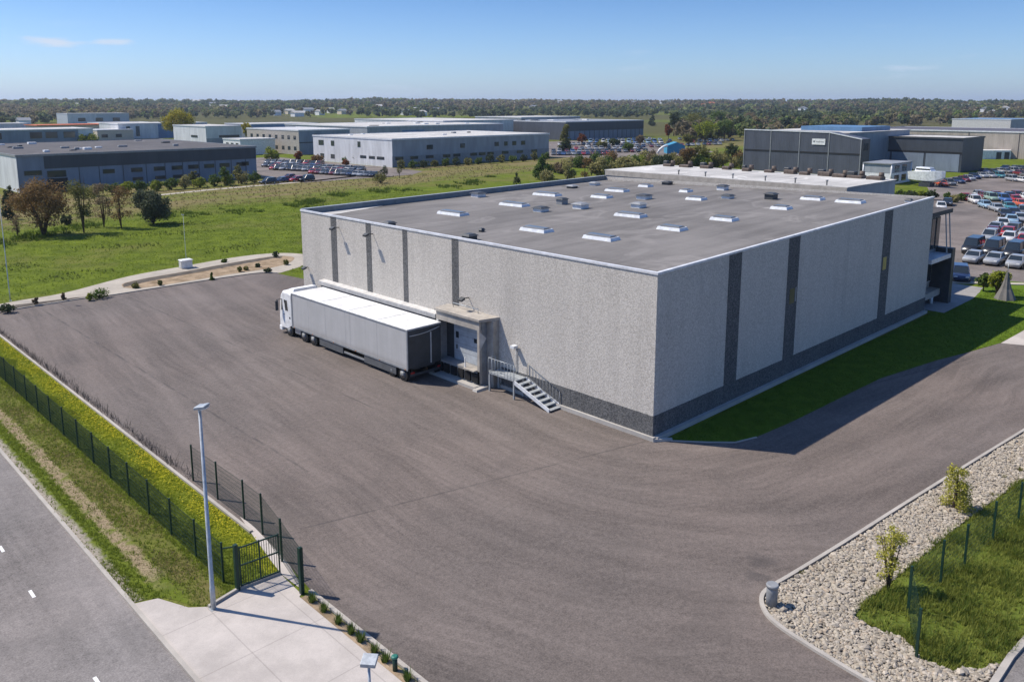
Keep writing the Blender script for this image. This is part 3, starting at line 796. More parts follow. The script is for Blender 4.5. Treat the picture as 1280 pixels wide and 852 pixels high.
# rooflights
def rooflight(A, B, w=1.15, h=0.22):
    (x0, ya), (x1, yb) = A, B
    xc = (x0+x1)/2; xa, xb = xc, xc+w; y0, y1 = min(ya, yb), max(ya, yb)
    z0 = [zroof(x, y)-0.05 for x, y in ((xa, y0), (xb, y0), (xb, y1), (xa, y1))]
    cs = [(xa, y0), (xb, y0), (xb, y1), (xa, y1)]
    i = 0.10; ct = [(xa+i, y0+i), (xb-i, y0+i), (xb-i, y1-i), (xa+i, y1-i)]
    mb = MB(); mb.hexa([(x, y, z) for (x, y), z in zip(cs, z0)], [(x, y, z+h+0.05) for (x, y), z in zip(ct, z0)])
    o = mb.build('rooflight', M['alu'], wh)
    j = 0.17; cg = [(xa+j, y0+j), (xb-j, y0+j), (xb-j, y1-j), (xa+j, y1-j)]; cg2 = [(xa+j+.12, y0+j+.12), (xb-j-.12, y0+j+.12), (xb-j-.12, y1-j-.12), (xa+j+.12, y1-j-.12)]
    zt = max(z0)+h+0.04
    MB().hexa([(x, y, zt) for x, y in cg], [(x, y, zt+0.09) for x, y in cg2]).build('glazing', M['skyglass'], o)
for A, B in (((6.2, 17.0), (6.1, 14.4)), ((6.6, 11.1), (6.3, 8.5)), ((12.9, 9.4), (12.6, 7.3)), ((19.1, 8.9), (18.9, 6.85)), ((16.7, 16.3), (16.1, 13.6)),
             ((15.8, 29.3), (15.5, 26.2)), ((8.27, 29.1), (7.95, 26.0)), ((23.9, 32.8), (23.5, 29.6)), ((30.9, 29.1), (30.6, 26.5)), ((25.6, 26.4), (25.0, 24.3)),
             ((29.2, 17.8), (28.6, 16.0)), ((36.6, 28.9), (35.9, 27.5)), ((27.5, 8.3), (27.1, 6.7)), ((34.9, 9.3), (34.3, 7.3)), ((34.5, 5.9), (34.1, 3.5)), ((34.2, 22.1), (34.0, 21.0))):
    rooflight(A, B)
def roofvent(x, y, s_, h, m_, cap):
    z = zroof(x, y)-0.03
    mb = MB(); mb.cbox(x-s_/2, x+s_/2, y-s_/2, y+s_/2, z, z+h, 0.04)
    o = mb.build('roof_vent', M[m_], wh)
    mb = MB(); mb.hexa([(x-s_*.62, y-s_*.62, z+h+.003), (x+s_*.62, y-s_*.62, z+h+.003), (x+s_*.62, y+s_*.62, z+h+.003), (x-s_*.62, y+s_*.62, z+h+.003)],
                       [(x-s_*.35, y-s_*.35, z+h+.14), (x+s_*.35, y-s_*.35, z+h+.14), (x+s_*.35, y+s_*.35, z+h+.14), (x-s_*.35, y+s_*.35, z+h+.14)])
    mb.build('vent_cap', M[cap], o)
for x, y, s_, h, a, b in ((14.7, 22.9, 1.0, .34, 'alu', 'darkmetal'), (19.6, 24.9, .8, .5, 'grey', 'darkmetal'), (18.3, 21.5, 1.05, .42, 'alu', 'grey'), (21.8, 17.8, 1.0, .36, 'alu', 'grey'),
                          (27.3, 21.3, 1.1, .36, 'alu', 'darkmetal'), (32.0, 15.1, .9, .28, 'alu', 'darkmetal'), (38.1, 19.4, .9, .45, 'alu', 'darkmetal'), (40.0, 27.6, .9, .3, 'darkmetal', 'darkmetal'),
                          (31.3, 34.05, .9, .25, 'darkmetal', 'grey'), (35.1, 34.0, .9, .3, 'alu', 'grey'), (19.1, 35.9, 1.1, .4, 'alu', 'darkmetal'), (33.5, 11.5, .9, .5, 'darkmetal', 'darkmetal'),
                          (1.0, 26.1, .75, .3, 'darkmetal', 'darkmetal'), (0.95, 16.6, .8, .34, 'darkmetal', 'darkmetal'), (3.9, 18.6, .35, .16, 'darkmetal', 'darkmetal'), (37.6, 0.8, .5, .2, 'alu', 'darkmetal')):
    roofvent(x, y, s_, h, a, b)

# annex behind, with its white roof and the brown ventilation units on it
ax = thing('annex', 'lower rear annex with bright white roof behind the warehouse', 'building', (47.3, 23, 0))
MB().box(41.52, 53.4, 8.0, 37.8, 0, 10.75).build('wall', M['clad_grey'], ax)
MB().box(41.46, 41.515, 7.95, 37.7, 10.2, 10.80).build('fascia', M['beige'], ax)
MB().box(41.5, 53.5, 7.9, 37.9, 10.752, 10.86).build('roof', M['white_roof'], ax)
for y in (10.2, 13.5, 16.8, 20.6, 24.0, 27.5): MB().tube([(42.0, y, 10.85), (42.0, y, 11.25), (42.0, y, 11.26), (42.0, y, 11.4)], [.07, .07, .13, .13], 8).build('vent_pipe', M['grey'], ax)
M['brown_vent'] = plain('weathered_brown_metal', (0.11, 0.085, 0.07), 0.7, var=0.4, scale=3)
uy = [35.6, 33.2, 30.4, 27.6, 24.6, 21.8, 19.2, 17.4, 15.1, 13.3, 11.6, 9.4]
ux = [51.6, 51.9, 52.2, 52.3, 51.8, 52.0, 52.1, 51.9, 52.2, 51.8, 52.1, 51.7]
for i, (x, y) in enumerate(zip(ux, uy)):
    o = thing('ventilation_unit', 'low brown ventilation unit on the white annex roof, ' + nth(i, 'from the left in its row'), 'roof unit', (x, y, 10.86), 'brown ventilation units along the annex roof')
    a = 0.38 + 0.3*random.random()
    MB().cbox(x-a, x+a, y-a*1.25, y+a*1.25, 10.86, 10.86+0.30+0.2*random.random(), 0.08).build('housing', M['brown_vent'], o)
    MB().tube([(x+.2, y-.5, 11.1), (x+.2, y-.5, 11.62)], [0.30, 0.26], 10).build('cowl', M['brown_vent'], o)
    if i % 2 == 0: MB().cbox(x-a*.5, x+a*.7, y+.1, y+a*1.5, 11.0, 11.55, 0.06).build('fan_box', M['darkmetal'], o)

# two-storey glazed entrance block at the far right corner
en = thing('entrance_block', 'narrow two-storey glazed entrance block with balcony at the far right end of the warehouse', 'building', (44.6, 5, 0))
MB().box(41.6, 47.0, 1.2, 8.9, 4.85, 8.6).build('wall', M['grey'], en)
MB().box(41.6, 46.6, 1.5, 8.9, 1.2, 4.84).build('wall', M['beige'], en)
MB().box(41.4, 47.6, 0.3, 9.0, 8.603, 9.0).build('roof', M['dark_roof'], en)
mb = MB(); mb.box(41.6, 47.2, -0.2, 1.48, 4.45, 4.846); mb.build('balcony', M['coping'], en)
MB().box(41.6, 46.9, 0.5, 1.49, 0.75, 1.35).build('floor_slab', M['beige'], en)
MB().box(46.62, 47.4, -0.3, 3.0, 0.0, 5.3).build('side_wall', M['darkmetal'], en)
for x in (42.4, 43.8, 45.2, 46.5):
    f = MB().box(x-.5, x+.5, 1.12, 1.198, 5.2, 8.2).build('window', M['darkmetal'], en)
    MB().box(x-.42, x+.42, 1.10, 1.118, 5.3, 8.1).build('pane', M['glass'], f)
for x in (42.6, 44.4, 46.0):
    f = MB().box(x-.6, x+.6, 1.42, 1.498, 1.9, 4.2).build('window', M['offwhite'], en)
    MB().box(x-.52, x+.52, 1.40, 1.418, 2.0, 4.1).build('pane', M['glass'], f)
for x in (42.6, 45.4): MB().cyl((x, 0.8, 0), (0, 0, 1), 0.16, 0.75, 10).build('column', M['white'], en)
for x in (46.0, 47.0): MB().bar((x, 0.0, 4.9), (x, 0.4, 8.6), 0.09).build('post', M['galv'], en)

# ------------------------------------------------------------------ loading dock
dk = thing('loading_dock', 'projecting concrete loading dock with blue-grey door beside the stairs', 'loading dock', (-0.6, 15.3, 0))
DY0, DY1, DX, DZ, FZ = 13.25, 17.75, -1.2, 4.72, 1.12
MB().hexa([(DX-.12, DY0-.1, DZ-.14), (0.0, 12.55, DZ-.14), (0.0, DY1+.1, DZ-.14), (DX-.12, DY1+.1, DZ-.14)], [(DX-.12, DY0-.1, DZ+.02), (0.0, 12.55, DZ+.1), (0.0, DY1+.1, DZ+.1), (DX-.12, DY1+.1, DZ+.02)]).build('roof', M['beige'], dk)
MB().box(DX, DX+.16, DY0, DY1, 3.95, DZ-.145).build('fascia', M['beige'], dk)
MB().box(DX, DX+.22, DY1-.22, DY1, FZ, 3.947).build('post', M['offwhite'], dk)
MB().box(DX, DX+.22, DY0, DY0+.22, FZ-.9, 3.947).build('post', M['beige'], dk)
MB().box(DX+.225, -0.02, DY1-.12, DY1-.01, FZ, DZ-.145).build('side_wall', M['grey'], dk)
MB().box(DX+.225, -0.52, DY0+.02, DY0+.12, FZ, DZ-.145).build('side_wall', M['grey'], dk)
MB().box(-0.5, -0.013, 12.65, 13.55, 0, DZ-.145).build('pilaster', M['beige'], dk)
MB().box(DX, -0.02, DY0+.005, DY1-.005, 0, FZ-.003).build('floor', M['slab'], dk)
MB().box(-0.36, -0.02, 14.0, 17.62, FZ, DZ-.15).build('door_frame', M['darkmetal'], dk)
d_ = MB().box(-0.42, -0.363, 14.1, 16.75, FZ+.02, 3.75).build('door', M['bluegrey'], dk)
mb = MB()
for z in (1.75, 2.35, 2.95, 3.4): mb.box(-0.426, -0.4195, 14.12, 16.73, z, z+.025)
mb.build('door_rib', M['grey'], d_)
MB().box(-0.44, -0.424, 16.25, 16.55, 2.7, 3.15).build('door_window', M['glass'], d_)
MB().box(-0.44, -0.424, 14.35, 14.65, 2.7, 3.0).build('door_window', M['glass'], d_)
MB().box(-0.45, -0.424, 16.4, 16.5, 1.9, 2.2).build('door_handle', M['black'], d_)
for y in (13.6, 14.35, 15.1, 15.85, 16.6, 17.3): MB().box(DX-.13, DX-.002, y-.28, y+.28, .34, .95).build('bumper', M['rubber'], dk)
MB().box(DX-.55, DX-.003, DY0-.1, DY1+.25, 0, .22).build('kerb', M['plinth'], dk)
MB().hexa([(DX-.75, DY0-.55, 0), (DX+.3, DY0-.55, 0), (DX+.3, DY0-.105, 0), (DX-.75, DY0-.105, 0)], [(DX-.7, DY0-.5, .16), (DX+.3, DY0-.5, .2), (DX+.3, DY0-.105, .2), (DX-.7, DY0-.105, .16)]).build('kerb', M['plinth'], dk)
MB().box(DX-.3, DX+.35, DY0+.25, DY0+1.35, FZ+.001, FZ+.07).build('dock_leveller', M['beige'], dk)
MB().bar((DX-.1, 14.6, FZ), (DX-.1, 14.6, FZ+.75), .07).build('guide_post', M['white'], dk)
mb = MB(); mb.tube([(-.35, 14.3, DZ+.05), (-.35, 14.3, DZ+.38), (-.35, 16.9, DZ+.38), (-.35, 16.9, DZ+.07)], .028, 6); mb.build('roof_rail', M['galv'], dk)
mb = MB(); mb.add([(DX+.02, DY0-.012, 3.9), (DX+.62, DY0-.012, 3.35), (DX+.02, DY0-.012, 2.55), (DX+.02, DY0+.015, 3.9), (DX+.62, DY0+.015, 3.35), (DX+.02, DY0+.015, 2.55)], [(0,1,2), (5,4,3), (0,3,4,1), (1,4,5,2), (2,5,3,0)]); mb.build('curtain_flap', M['offwhite'], dk)

# ------------------------------------------------------------------ metal stairs
st = thing('metal_stairs', 'galvanised steel stairs and landing with railings against the warehouse wall', 'stairs', (-.6, 10, 0))
PZ, X0, X1 = 1.3, -1.12, -0.05
MB().box(X0, X1, 10.0, 12.5, PZ-.07, PZ).build('landing', M['galv'], st)
for x, y in ((X0+.05, 12.4), (X0+.05, 10.1), (-.25, 12.4), (-.25, 10.1)): MB().box(x-.05, x+.05, y-.05, y+.05, 0, PZ-.072).build('leg', M['galv'], st)
n = 7
for x in (X0, X1):
    MB().hexa([(x-.03, 10.0, PZ-.25), (x+.03, 10.0, PZ-.25), (x+.03, 6.95, 0), (x-.03, 6.95, 0)], [(x-.03, 10.0, PZ+.02), (x+.03, 10.0, PZ+.02), (x+.03, 6.95, .25), (x-.03, 6.95, .25)]).build('stringer', M['alu'], st)
for i in range(n):
    y = 9.9 - 0.43*(i+.3); z = PZ - (PZ)*(i+1)/(n+.6)
    MB().box(X0+.04, X1-.04, y-.30, y, z, z+.045).build('step', M['galv'], st)
def railing(pts, name='railing', m_='galv'):
    mb = MB()
    for a, b in zip(pts[:-1], pts[1:]):
        a, b = Vector(a), Vector(b)
        up = Vector((0, 0, 1.0))
        mb.tube([a+up, b+up], .022, 6); mb.tube([a+up*.1, b+up*.1], .018, 6)
        k = max(1, round((b-a).length/.30))
        for i in range(k+1):
            p = a.lerp(b, i/k)
            big = i in (0, k)
            mb.tube([p-Vector((0, 0, 0.02 if not big else 0.1)), p+up], .026 if big else .014, 6)
    mb.build(name, M[m_], st)
railing([(X0, 10.05, PZ), (X0, 12.45, PZ), (-.5, 12.45, PZ)])
railing([(X1-.03, 9.9, PZ), (X1-.03, 7.05, .12)], m_='grey')
mb = MB(); mb.tube([(-.06, 10.93, PZ), (-.06, 10.93, 3.1)], .03, 6); mb.build('lamp_post', M['galv'], st)
MB().box(-.46, -.08, 10.75, 11.1, 3.1, 3.28).build('lamp_head', M['alu'], st)

# ------------------------------------------------------------------ truck and trailer
M['skirt'] = plain('dark_skirt', (0.10, 0.105, 0.11), .55)
TX0, TX1, TY0, TY1, TZ0, TZ1 = -4.05, -1.12, 17.35, 32.75, 0.98, 3.78
tr = thing('truck', 'long white and grey articulated truck parked along the warehouse wall, its cab facing away', 'truck', (-2.6, 26, 0))
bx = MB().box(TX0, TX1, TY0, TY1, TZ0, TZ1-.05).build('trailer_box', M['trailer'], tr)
MB().cbox(TX0-.025, TX1+.025, TY0-.025, TY1+.025, TZ1-.049, TZ1, .012).build('roof', M['white'], bx)
mb = MB()
for y in (20.9, 24.3, 24.95, 27.7, 30.2): mb.box(TX0-.003, TX0+.01, y-.007, y+.007, TZ0+.02, TZ1-.06)
mb.build('panel_joint', M['grey'], bx)
mb = MB(); mb.box(TX0-.03, TX0-.001, TY0-.03, TY1+.03, TZ0-.1, TZ0+.03); mb.box(TX0-.03, TX0-.001, TY0-.03, TY1+.03, TZ1-.13, TZ1-.053)
mb.box(TX0-.028, TX0-.001, TY0-.03, TY0+.1, TZ0+.032, TZ1-.135); mb.box(TX0-.028, TX0-.001, TY1-.1, TY1+.03, TZ0+.032, TZ1-.135); mb.build('edge_rail', M['grey'], bx)
for y in (20.9, 24.6, 28.4): MB().box(TX0+.1, TX1-.1, y-.03, y+.03, TZ1+.001, TZ1+.012).build('roof_seam', M['galv'], bx)
for y in (17.6, 20.6, 23.6, 26.6, 29.6, 32.4): MB().box(TX0-.045, TX0-.031, y-.06, y+.06, TZ0-.07, TZ0-.02).build('marker_light', M['orange_lens'], bx)
for x in (TX0+.35, TX1-.35): MB().box(x-.25, x+.25, 17.38, 17.40, .12, .62).build('mudflap', M['rubber'], tr)
dr = MB().box(TX0+.06, TX1-.06, TY0-.05, TY0-.002, TZ0+.02, TZ1-.14).build('rear_shade_panel', M['darkmetal'], bx)  # shade of the open trailer rear, put into this panel's dark colour
mb = MB()
mb.bar((TX0+1.95, TY0-.08, TZ0+.1), (TX0+1.95, TY0-.08, TZ1-.5), .07)
mb.build('locking_bar', M['offwhite'], dr)
mb = MB()
pts = [(TX0+.15+2.6*t/10, TY0-.07, TZ1-.48-0.10*math.sin(t/10*math.pi)+.22*t/10) for t in range(11)]
mb.tube(pts, .03, 6); mb.build('door_strap', M['offwhite'], dr)
MB().box(TX0+.15, TX1-.15, TY0-.12, TY0-.055, .45, .62).build('rear_bumper', M['darkmetal'], tr)
for x in (TX0+.3, TX1-.3): MB().box(x-.16, x+.16, TY0-.14, TY0-.121, .63, .76).build('tail_light', M['red'], tr)
MB().box(TX0+.5, TX1-.5, TY0+.1, TY1-.3, .82, TZ0-.003).build('chassis', M['darkmetal'], tr)
for y0, y1 in ((18.75, 22.6), (25.4, 28.7)):
    MB().box(TX0+.02, TX0+.07, y0, y1, .30, .84).build('side_skirt', M['skirt'], tr)
MB().box(TX0+.05, TX0+.11, 22.6, 25.3, .38, .52).build('side_guard', M['grey'], tr)
def wheel(x, y, r=.5, w_=.34, side=-1):
    o = MB().cyl((x, y, r), (-side, 0, 0), r, w_, 20).build('wheel', M['rubber'], tr)
    mb = MB(); mb.tube([(x+side*.004, y, r), (x+side*.02, y, r), (x+side*-.06, y, r)], [r*.62, r*.60, r*.3], 16); mb.tube([(x+side*.05, y, r), (x-side*.05, y, r)], [r*.18, r*.2], 10)
    mb.build('rim', M['grey'], o)
for y in (18.0, 19.3): wheel(TX0+.06, y); wheel(TX1-.06, y, side=1)
for y in (29.65, 31.05, 33.35): wheel(TX0+.05, y, .52); wheel(TX1-.05, y, .52, side=1)
# cab (front towards +y): cross-sections lofted along y
CX0, CX1 = TX0+.02, TX1-.02
def cabring(y, z0, z1, inset, rr=.16):
    a, b = CX0+inset, CX1-inset
    return [(a, y, z0), (b, y, z0), (b, y, z1-rr), (b-rr*.35, y, z1-rr*.35), (b-rr, y, z1), (a+rr, y, z1), (a+rr*.35, y, z1-rr*.35), (a, y, z1-rr)]
cb = MB().loft([cabring(32.9, .98, 3.62, 0), cabring(33.6, .62, 3.72, 0), cabring(34.25, .62, 3.70, 0), cabring(34.55, .55, 3.45, .03), cabring(34.78, .50, 2.75, .05), cabring(34.92, .48, 1.65, .07), cabring(34.94, .45, .95, .10)], 0, False).build('cab', M['white'], tr, .03)
MB().hexa([(CX0+.25, 32.92, 3.60), (CX1-.25, 32.92, 3.60), (CX1-.3, 34.3, 3.66), (CX0+.3, 34.3, 3.66)], [(CX0+.4, 33.0, 3.95), (CX1-.4, 33.0, 3.95), (CX1-.5, 33.6, 3.93), (CX0+.5, 33.6, 3.93)]).build('roof_fairing', M['white'], cb, .04)
for x, s_ in ((CX0, -1), (CX1, 1)):
    MB().hexa([(x+s_*.006, 33.42, 2.12), (x-s_*.03, 33.42, 2.12), (x-s_*.03, 34.55, 2.05), (x+s_*.006-s_*.015, 34.55, 2.05)], [(x+s_*.006, 33.55, 2.98), (x-s_*.03, 33.55, 2.98), (x-s_*.03, 34.42, 2.98), (x+s_*.006-s_*.01, 34.42, 2.98)]).build('side_window', M['carglass'], cb)
    m_ = MB(); m_.bar((x, 34.45, 2.95), (x+s_*.30, 34.72, 2.9), .05); m_.cbox(x+s_*.30-.12, x+s_*.30+.12, 34.60, 34.78, 2.0, 2.85, .05); m_.build('mirror', M['darkmetal'], cb)
    MB().box(x-.012 if s_ < 0 else x-.01, x+.01 if s_ < 0 else x+.012, 34.0, 34.18, 1.72, 1.77).build('door_handle', M['black'], cb)
    MB().box(min(x, x+s_*.02), max(x, x+s_*.02), 33.1, 33.26, 1.5, 1.66).build('vent', M['black'], cb)
MB().hexa([(CX0+.25, 34.80, 1.98), (CX1-.25, 34.80, 1.98), (CX1-.25, 34.91, 1.98), (CX0+.25, 34.91, 1.98)], [(CX0+.25, 34.60, 3.0), (CX1-.25, 34.60, 3.0), (CX1-.25, 34.74, 3.0), (CX0+.25, 34.74, 3.0)]).build('windscreen', M['carglass'], cb)
MB().box(CX0+.5, CX1-.5, 34.86, 34.965, 1.0, 1.7).build('grille', M['black'], cb)
for x in (CX0+.35, CX1-.35): MB().cbox(x-.22, x+.22, 34.84, 34.975, .72, .95, .03).build('headlight', M['lens'], cb)
MB().cbox(CX0+.02, CX1-.02, 34.5, 35.02, .32, .70, .06).build('bumper', M['white'], cb)
MB().box(CX0+.3, CX1-.3, 28.9, 33.5, .6, .95).build('tractor_frame', M['black'], tr)
MB().cbox(CX0+.12, CX0+.7, 31.75, 32.65, .42, .95, .06).build('fuel_tank', M['chrome'], tr)
# ------------------------------------------------------------------ fences and gate
def mesh_panel(p, q, z0, z1, step, w_=.012):
    """welded wire: fine verticals and paired horizontals"""
    mb = MB(); p, q = Vector(p), Vector(q); L = (q-p).length
    k = max(1, int(L/step))
    for i in range(1, k):
        a = p.lerp(q, i/k); mb.bar((a.x, a.y, z0), (a.x, a.y, z1), w_)
    for z in np.arange(z0, z1+.01, .2): mb.bar((p.x, p.y, z), (q.x, q.y, z), w_)
    return mb
def fence(name, label, pts, h, step=.1, posts=True, pw=.07, w_=.012):
    t = thing(name, label, 'fence', (pts[0][0], pts[0][1], 0))
    for i, (x, y) in enumerate(pts):
        MB().box(x-pw/2, x+pw/2, y-pw/2, y+pw/2, 0, h).build('post', M['greenfence'], t)
    for a, b in zip(pts[:-1], pts[1:]):
        mesh_panel((a[0], a[1], 0), (b[0], b[1], 0), .05, h-.05, step, w_).build('mesh_panel', M['greenfence'], t)
    return t
fence('fence', 'long green wire-mesh fence on the grass verge along the street', [(-23.62, y) for y in np.arange(3.55, 60, 2.55)], 1.75, .09, w_=.011)
fence('fence', 'short green mesh fence between the asphalt yard and the gate', [(-20.72, 13.15), (-20.70, 10.4), (-20.68, 7.7), (-20.72, 5.9), (-21.2, 3.3), (-21.74, .67)], 1.95, .1, w_=.008)
fence('fence', 'green mesh fence on the grass beside the stone-covered island', [(-8.6, -17.35), (-6.13, -16.16), (-3.3, -16.35), (-1.3, -16.6), (1.7, -16.8), (4.55, -17.05), (7.2, -17.3), (10, -17.6), (13, -17.9), (16, -18.2), (20, -18.6)], 1.9, .12, pw=.085, w_=.006)
gt = thing('gate', 'green barred gate panel between two dark posts behind the street lamp', 'gate', (-22.6, 2.6, 0))
for x, y in ((-23.45, 2.66), (-21.76, .72)): MB().box(x-.075, x+.075, y-.075, y+.075, 0, 1.95).build('post', M['greenfence'], gt)
mb = MB()
g0, g1 = Vector((-23.3, 2.66, 0)), Vector((-21.72, 2.52, 0))
for z in (.15, 1.0, 1.75): mb.bar((g0.x, g0.y, z), (g1.x, g1.y, z), .05)
for p in (g0, g0.lerp(g1, .5), g1): mb.bar((p.x, p.y, .1), (p.x, p.y, 1.8), .05)
mb.build('gate_frame', M['greenfence'], gt)
mb = MB()
for i in range(1, 16):
    p = g0.lerp(g1, i/16); mb.bar((p.x, p.y, .12), (p.x, p.y, 1.78), .018)
mb.build('gate_bars', M['greenfence'], gt)
MB().bar((-23.6, 3.5, 1.5), (-23.45, 2.7, 1.85), .05).build('brace', M['greenfence'], gt)

# ------------------------------------------------------------------ lamps, posts, bollard, cabinet
def street_lamp(label, x, y, h, arm, head, mname='galv', r=.085, grp=None):
    t = thing('street_lamp', label, 'street lamp', (x, y, 0), grp)
    mb = MB(); mb.tube([(x, y, 0), (x, y, .9), (x, y, .92), (x, y, h)], [r*1.15, r*1.15, r, r*.62], 12); mb.build('pole', M[mname], t)
    mb = MB(); mb.box(x-.13, x+.13, y-.13, y+.13, 0, .03); mb.build('base_plate', M[mname], t)
    a = math.radians(arm); dx, dy = math.cos(a), math.sin(a); L, W = head
    px, py = -dy, dx
    lo = [(x-dx*.12+px*W/2*s1+dx*L*s2, y-dy*.12+py*W/2*s1+dy*L*s2) for s1, s2 in ((-1,0),(-1,1),(1,1),(1,0))]
    hb = MB().hexa([(a_, b_, h-.02+.10*(i in (1,2))) for i, (a_, b_) in enumerate(lo)], [(a_, b_, h+.09+.08*(i in (1,2))) for i, (a_, b_) in enumerate(lo)]).build('lamp_head', M['galv'], t, .015)
    ln = [(x+px*W*.36*s1+dx*L*s2, y+py*W*.36*s1+dy*L*s2) for s1, s2 in ((-1,.1),(-1,.75),(1,.75),(1,.1))]
    MB().hexa([(a_, b_, h-.045+.09*(i in (1,2))) for i, (a_, b_) in enumerate(ln)], [(a_, b_, h-.015+.09*(i in (1,2))) for i, (a_, b_) in enumerate(ln)]).build('lens', M['lens'], hb)
    return t
street_lamp('tall grey street lamp with a flat square head on the corner of the driveway', -24.66, 2.16, 7.95, -55, (.42, .40))
street_lamp('low grey lamp with a wide flat head at the bottom of the driveway', float(gp(461, 830, 4.0)[0]), float(gp(461, 830, 4.0)[1]), 4.0, 40, (.36, .42), r=.06)
street_lamp('slim faded lamp pole on the meadow path at the far left', -17.19, 63.23, 10.2, 150, (.5, .2), r=.04)
street_lamp('thin grey lamp pole rising behind the white cabinet', 2.2, 68.4, 6.0, 200, (.3, .14), 'galv', r=.028)
t = thing('bollard', 'squat grey cylinder bollard with pale lid on the tip of the stone island', 'bollard', (-9.47, -12.42, 0))
MB().tube([(-9.47, -12.42, 0), (-9.47, -12.42, .82), (-9.47, -12.42, .84)], [.21, .21, .2], 24).build('body', M['grey'], t)
MB().tube([(-9.47, -12.42, .841), (-9.47, -12.42, .93), (-9.47, -12.42, .96)], [.235, .235, .2], 24).build('lid', M['grey'], t)
q = gp(494, 838)
t = thing('marker_post', 'short green marker post among the young plants by the kerb', 'post', (q[0], q[1], 0))
MB().tube([(q[0], q[1], 0), (q[0], q[1], .5)], [.085, .085], 14).build('body', M['greenfence'], t)
MB().tube([(q[0], q[1], .501), (q[0], q[1], .56), (q[0], q[1], .58)], [.12, .12, .07], 14).build('cap', plain('green_cap', (.03, .16, .12), .4), t)
t = thing('utility_cabinet', 'small white utility cabinet beside the meadow path', 'cabinet', (1.7, 67.3, 0))
MB().cbox(1.1, 2.3, 66.9, 67.8, .1, .95, .04).build('body', M['white'], t)
MB().box(1.0, 2.4, 66.8, 67.9, 0, .1).build('base', M['kerb'], t)
MB().box(1.03, 1.098, 67.0, 67.7, .2, .85).build('door', M['offwhite'], t)
MB().hexa([(1.0, 66.8, .953), (2.4, 66.8, .953), (2.4, 67.9, .953), (1.0, 67.9, .953)], [(1.1, 66.9, 1.03), (2.3, 66.9, 1.03), (2.3, 67.8, 1.03), (1.1, 67.8, 1.03)]).build('lid', M['white'], t)

# ------------------------------------------------------------------ vegetation
def leafcloud(centres, n, size, spread, up=0.3, rg=rng, aspect=1.6):
    """n leaf-sized quads scattered round the given clump centres (m,4: x,y,z,r)"""
    C = np.asarray(centres, float)
    wgt = C[:, 3]**2; k = rg.choice(len(C), n, p=wgt/wgt.sum())
    u = rg.normal(size=(n, 3)); u /= np.linalg.norm(u, axis=1)[:, None]
    rad = C[k, 3]*np.clip(rg.normal(.78, .25, n), .1, 1.25)*spread
    P = C[k, :3] + u*rad[:, None]
    nrm = u*0.7 + rg.normal(size=(n, 3))*0.8 + np.array([0, 0, up]); nrm /= np.linalg.norm(nrm, axis=1)[:, None]
    a = np.cross(nrm, rg.normal(size=(n, 3))); a /= np.linalg.norm(a, axis=1)[:, None]
    b = np.cross(nrm, a)
    s_ = size*rg.uniform(.55, 1.35, n)[:, None]
    a = a*s_*aspect*.5; b = b*s_*.5
    return np.stack([P-a, P-b*.9+a*.1, P+a, P+b*.9+a*.1], 1)
LEAF = {
 'bronze': leafmat('bronze_leaves', (0.14, 0.080, 0.032), (0.25, 0.165, 0.065), .5),
 'olive': leafmat('olive_leaves', (0.11, 0.115, 0.032), (0.20, 0.195, 0.06), .5),
 'brown': leafmat('brown_twigs', (0.14, 0.105, 0.06), (0.24, 0.185, 0.11), .5),
 'darkgreen': leafmat('dark_leaves', (0.030, 0.048, 0.020), (0.070, 0.092, 0.040), .6, .25),
 'greygreen': leafmat('greygreen_leaves', (0.055, 0.070, 0.038), (0.115, 0.135, 0.075), .6, .25),
 'green': leafmat('green_leaves', (0.055, 0.095, 0.020), (0.125, 0.18, 0.035), .5),
 'lime': leafmat('lime_leaves', (0.15, 0.19, 0.018), (0.28, 0.31, 0.04), .5),
 'yellow': leafmat('yellow_leaves', (0.27, 0.235, 0.02), (0.40, 0.35, 0.04), .4),
 'goldgreen': leafmat('goldgreen_leaves', (0.30, 0.29, 0.04), (0.46, 0.43, 0.09), .4),
 'straw': leafmat('straw_leaves', (0.20, 0.185, 0.065), (0.34, 0.31, 0.13), .5),
 'rust': leafmat('rust_leaves', (0.12, 0.035, 0.014), (0.22, 0.08, 0.025), .5),
}
M['bark'] = plain('bark', (0.10, 0.075, 0.055), .9, .1, var=.4, scale=5)
M['bark_grey'] = plain('grey_bark', (0.16, 0.14, 0.115), .9, .1, var=.4, scale=5)
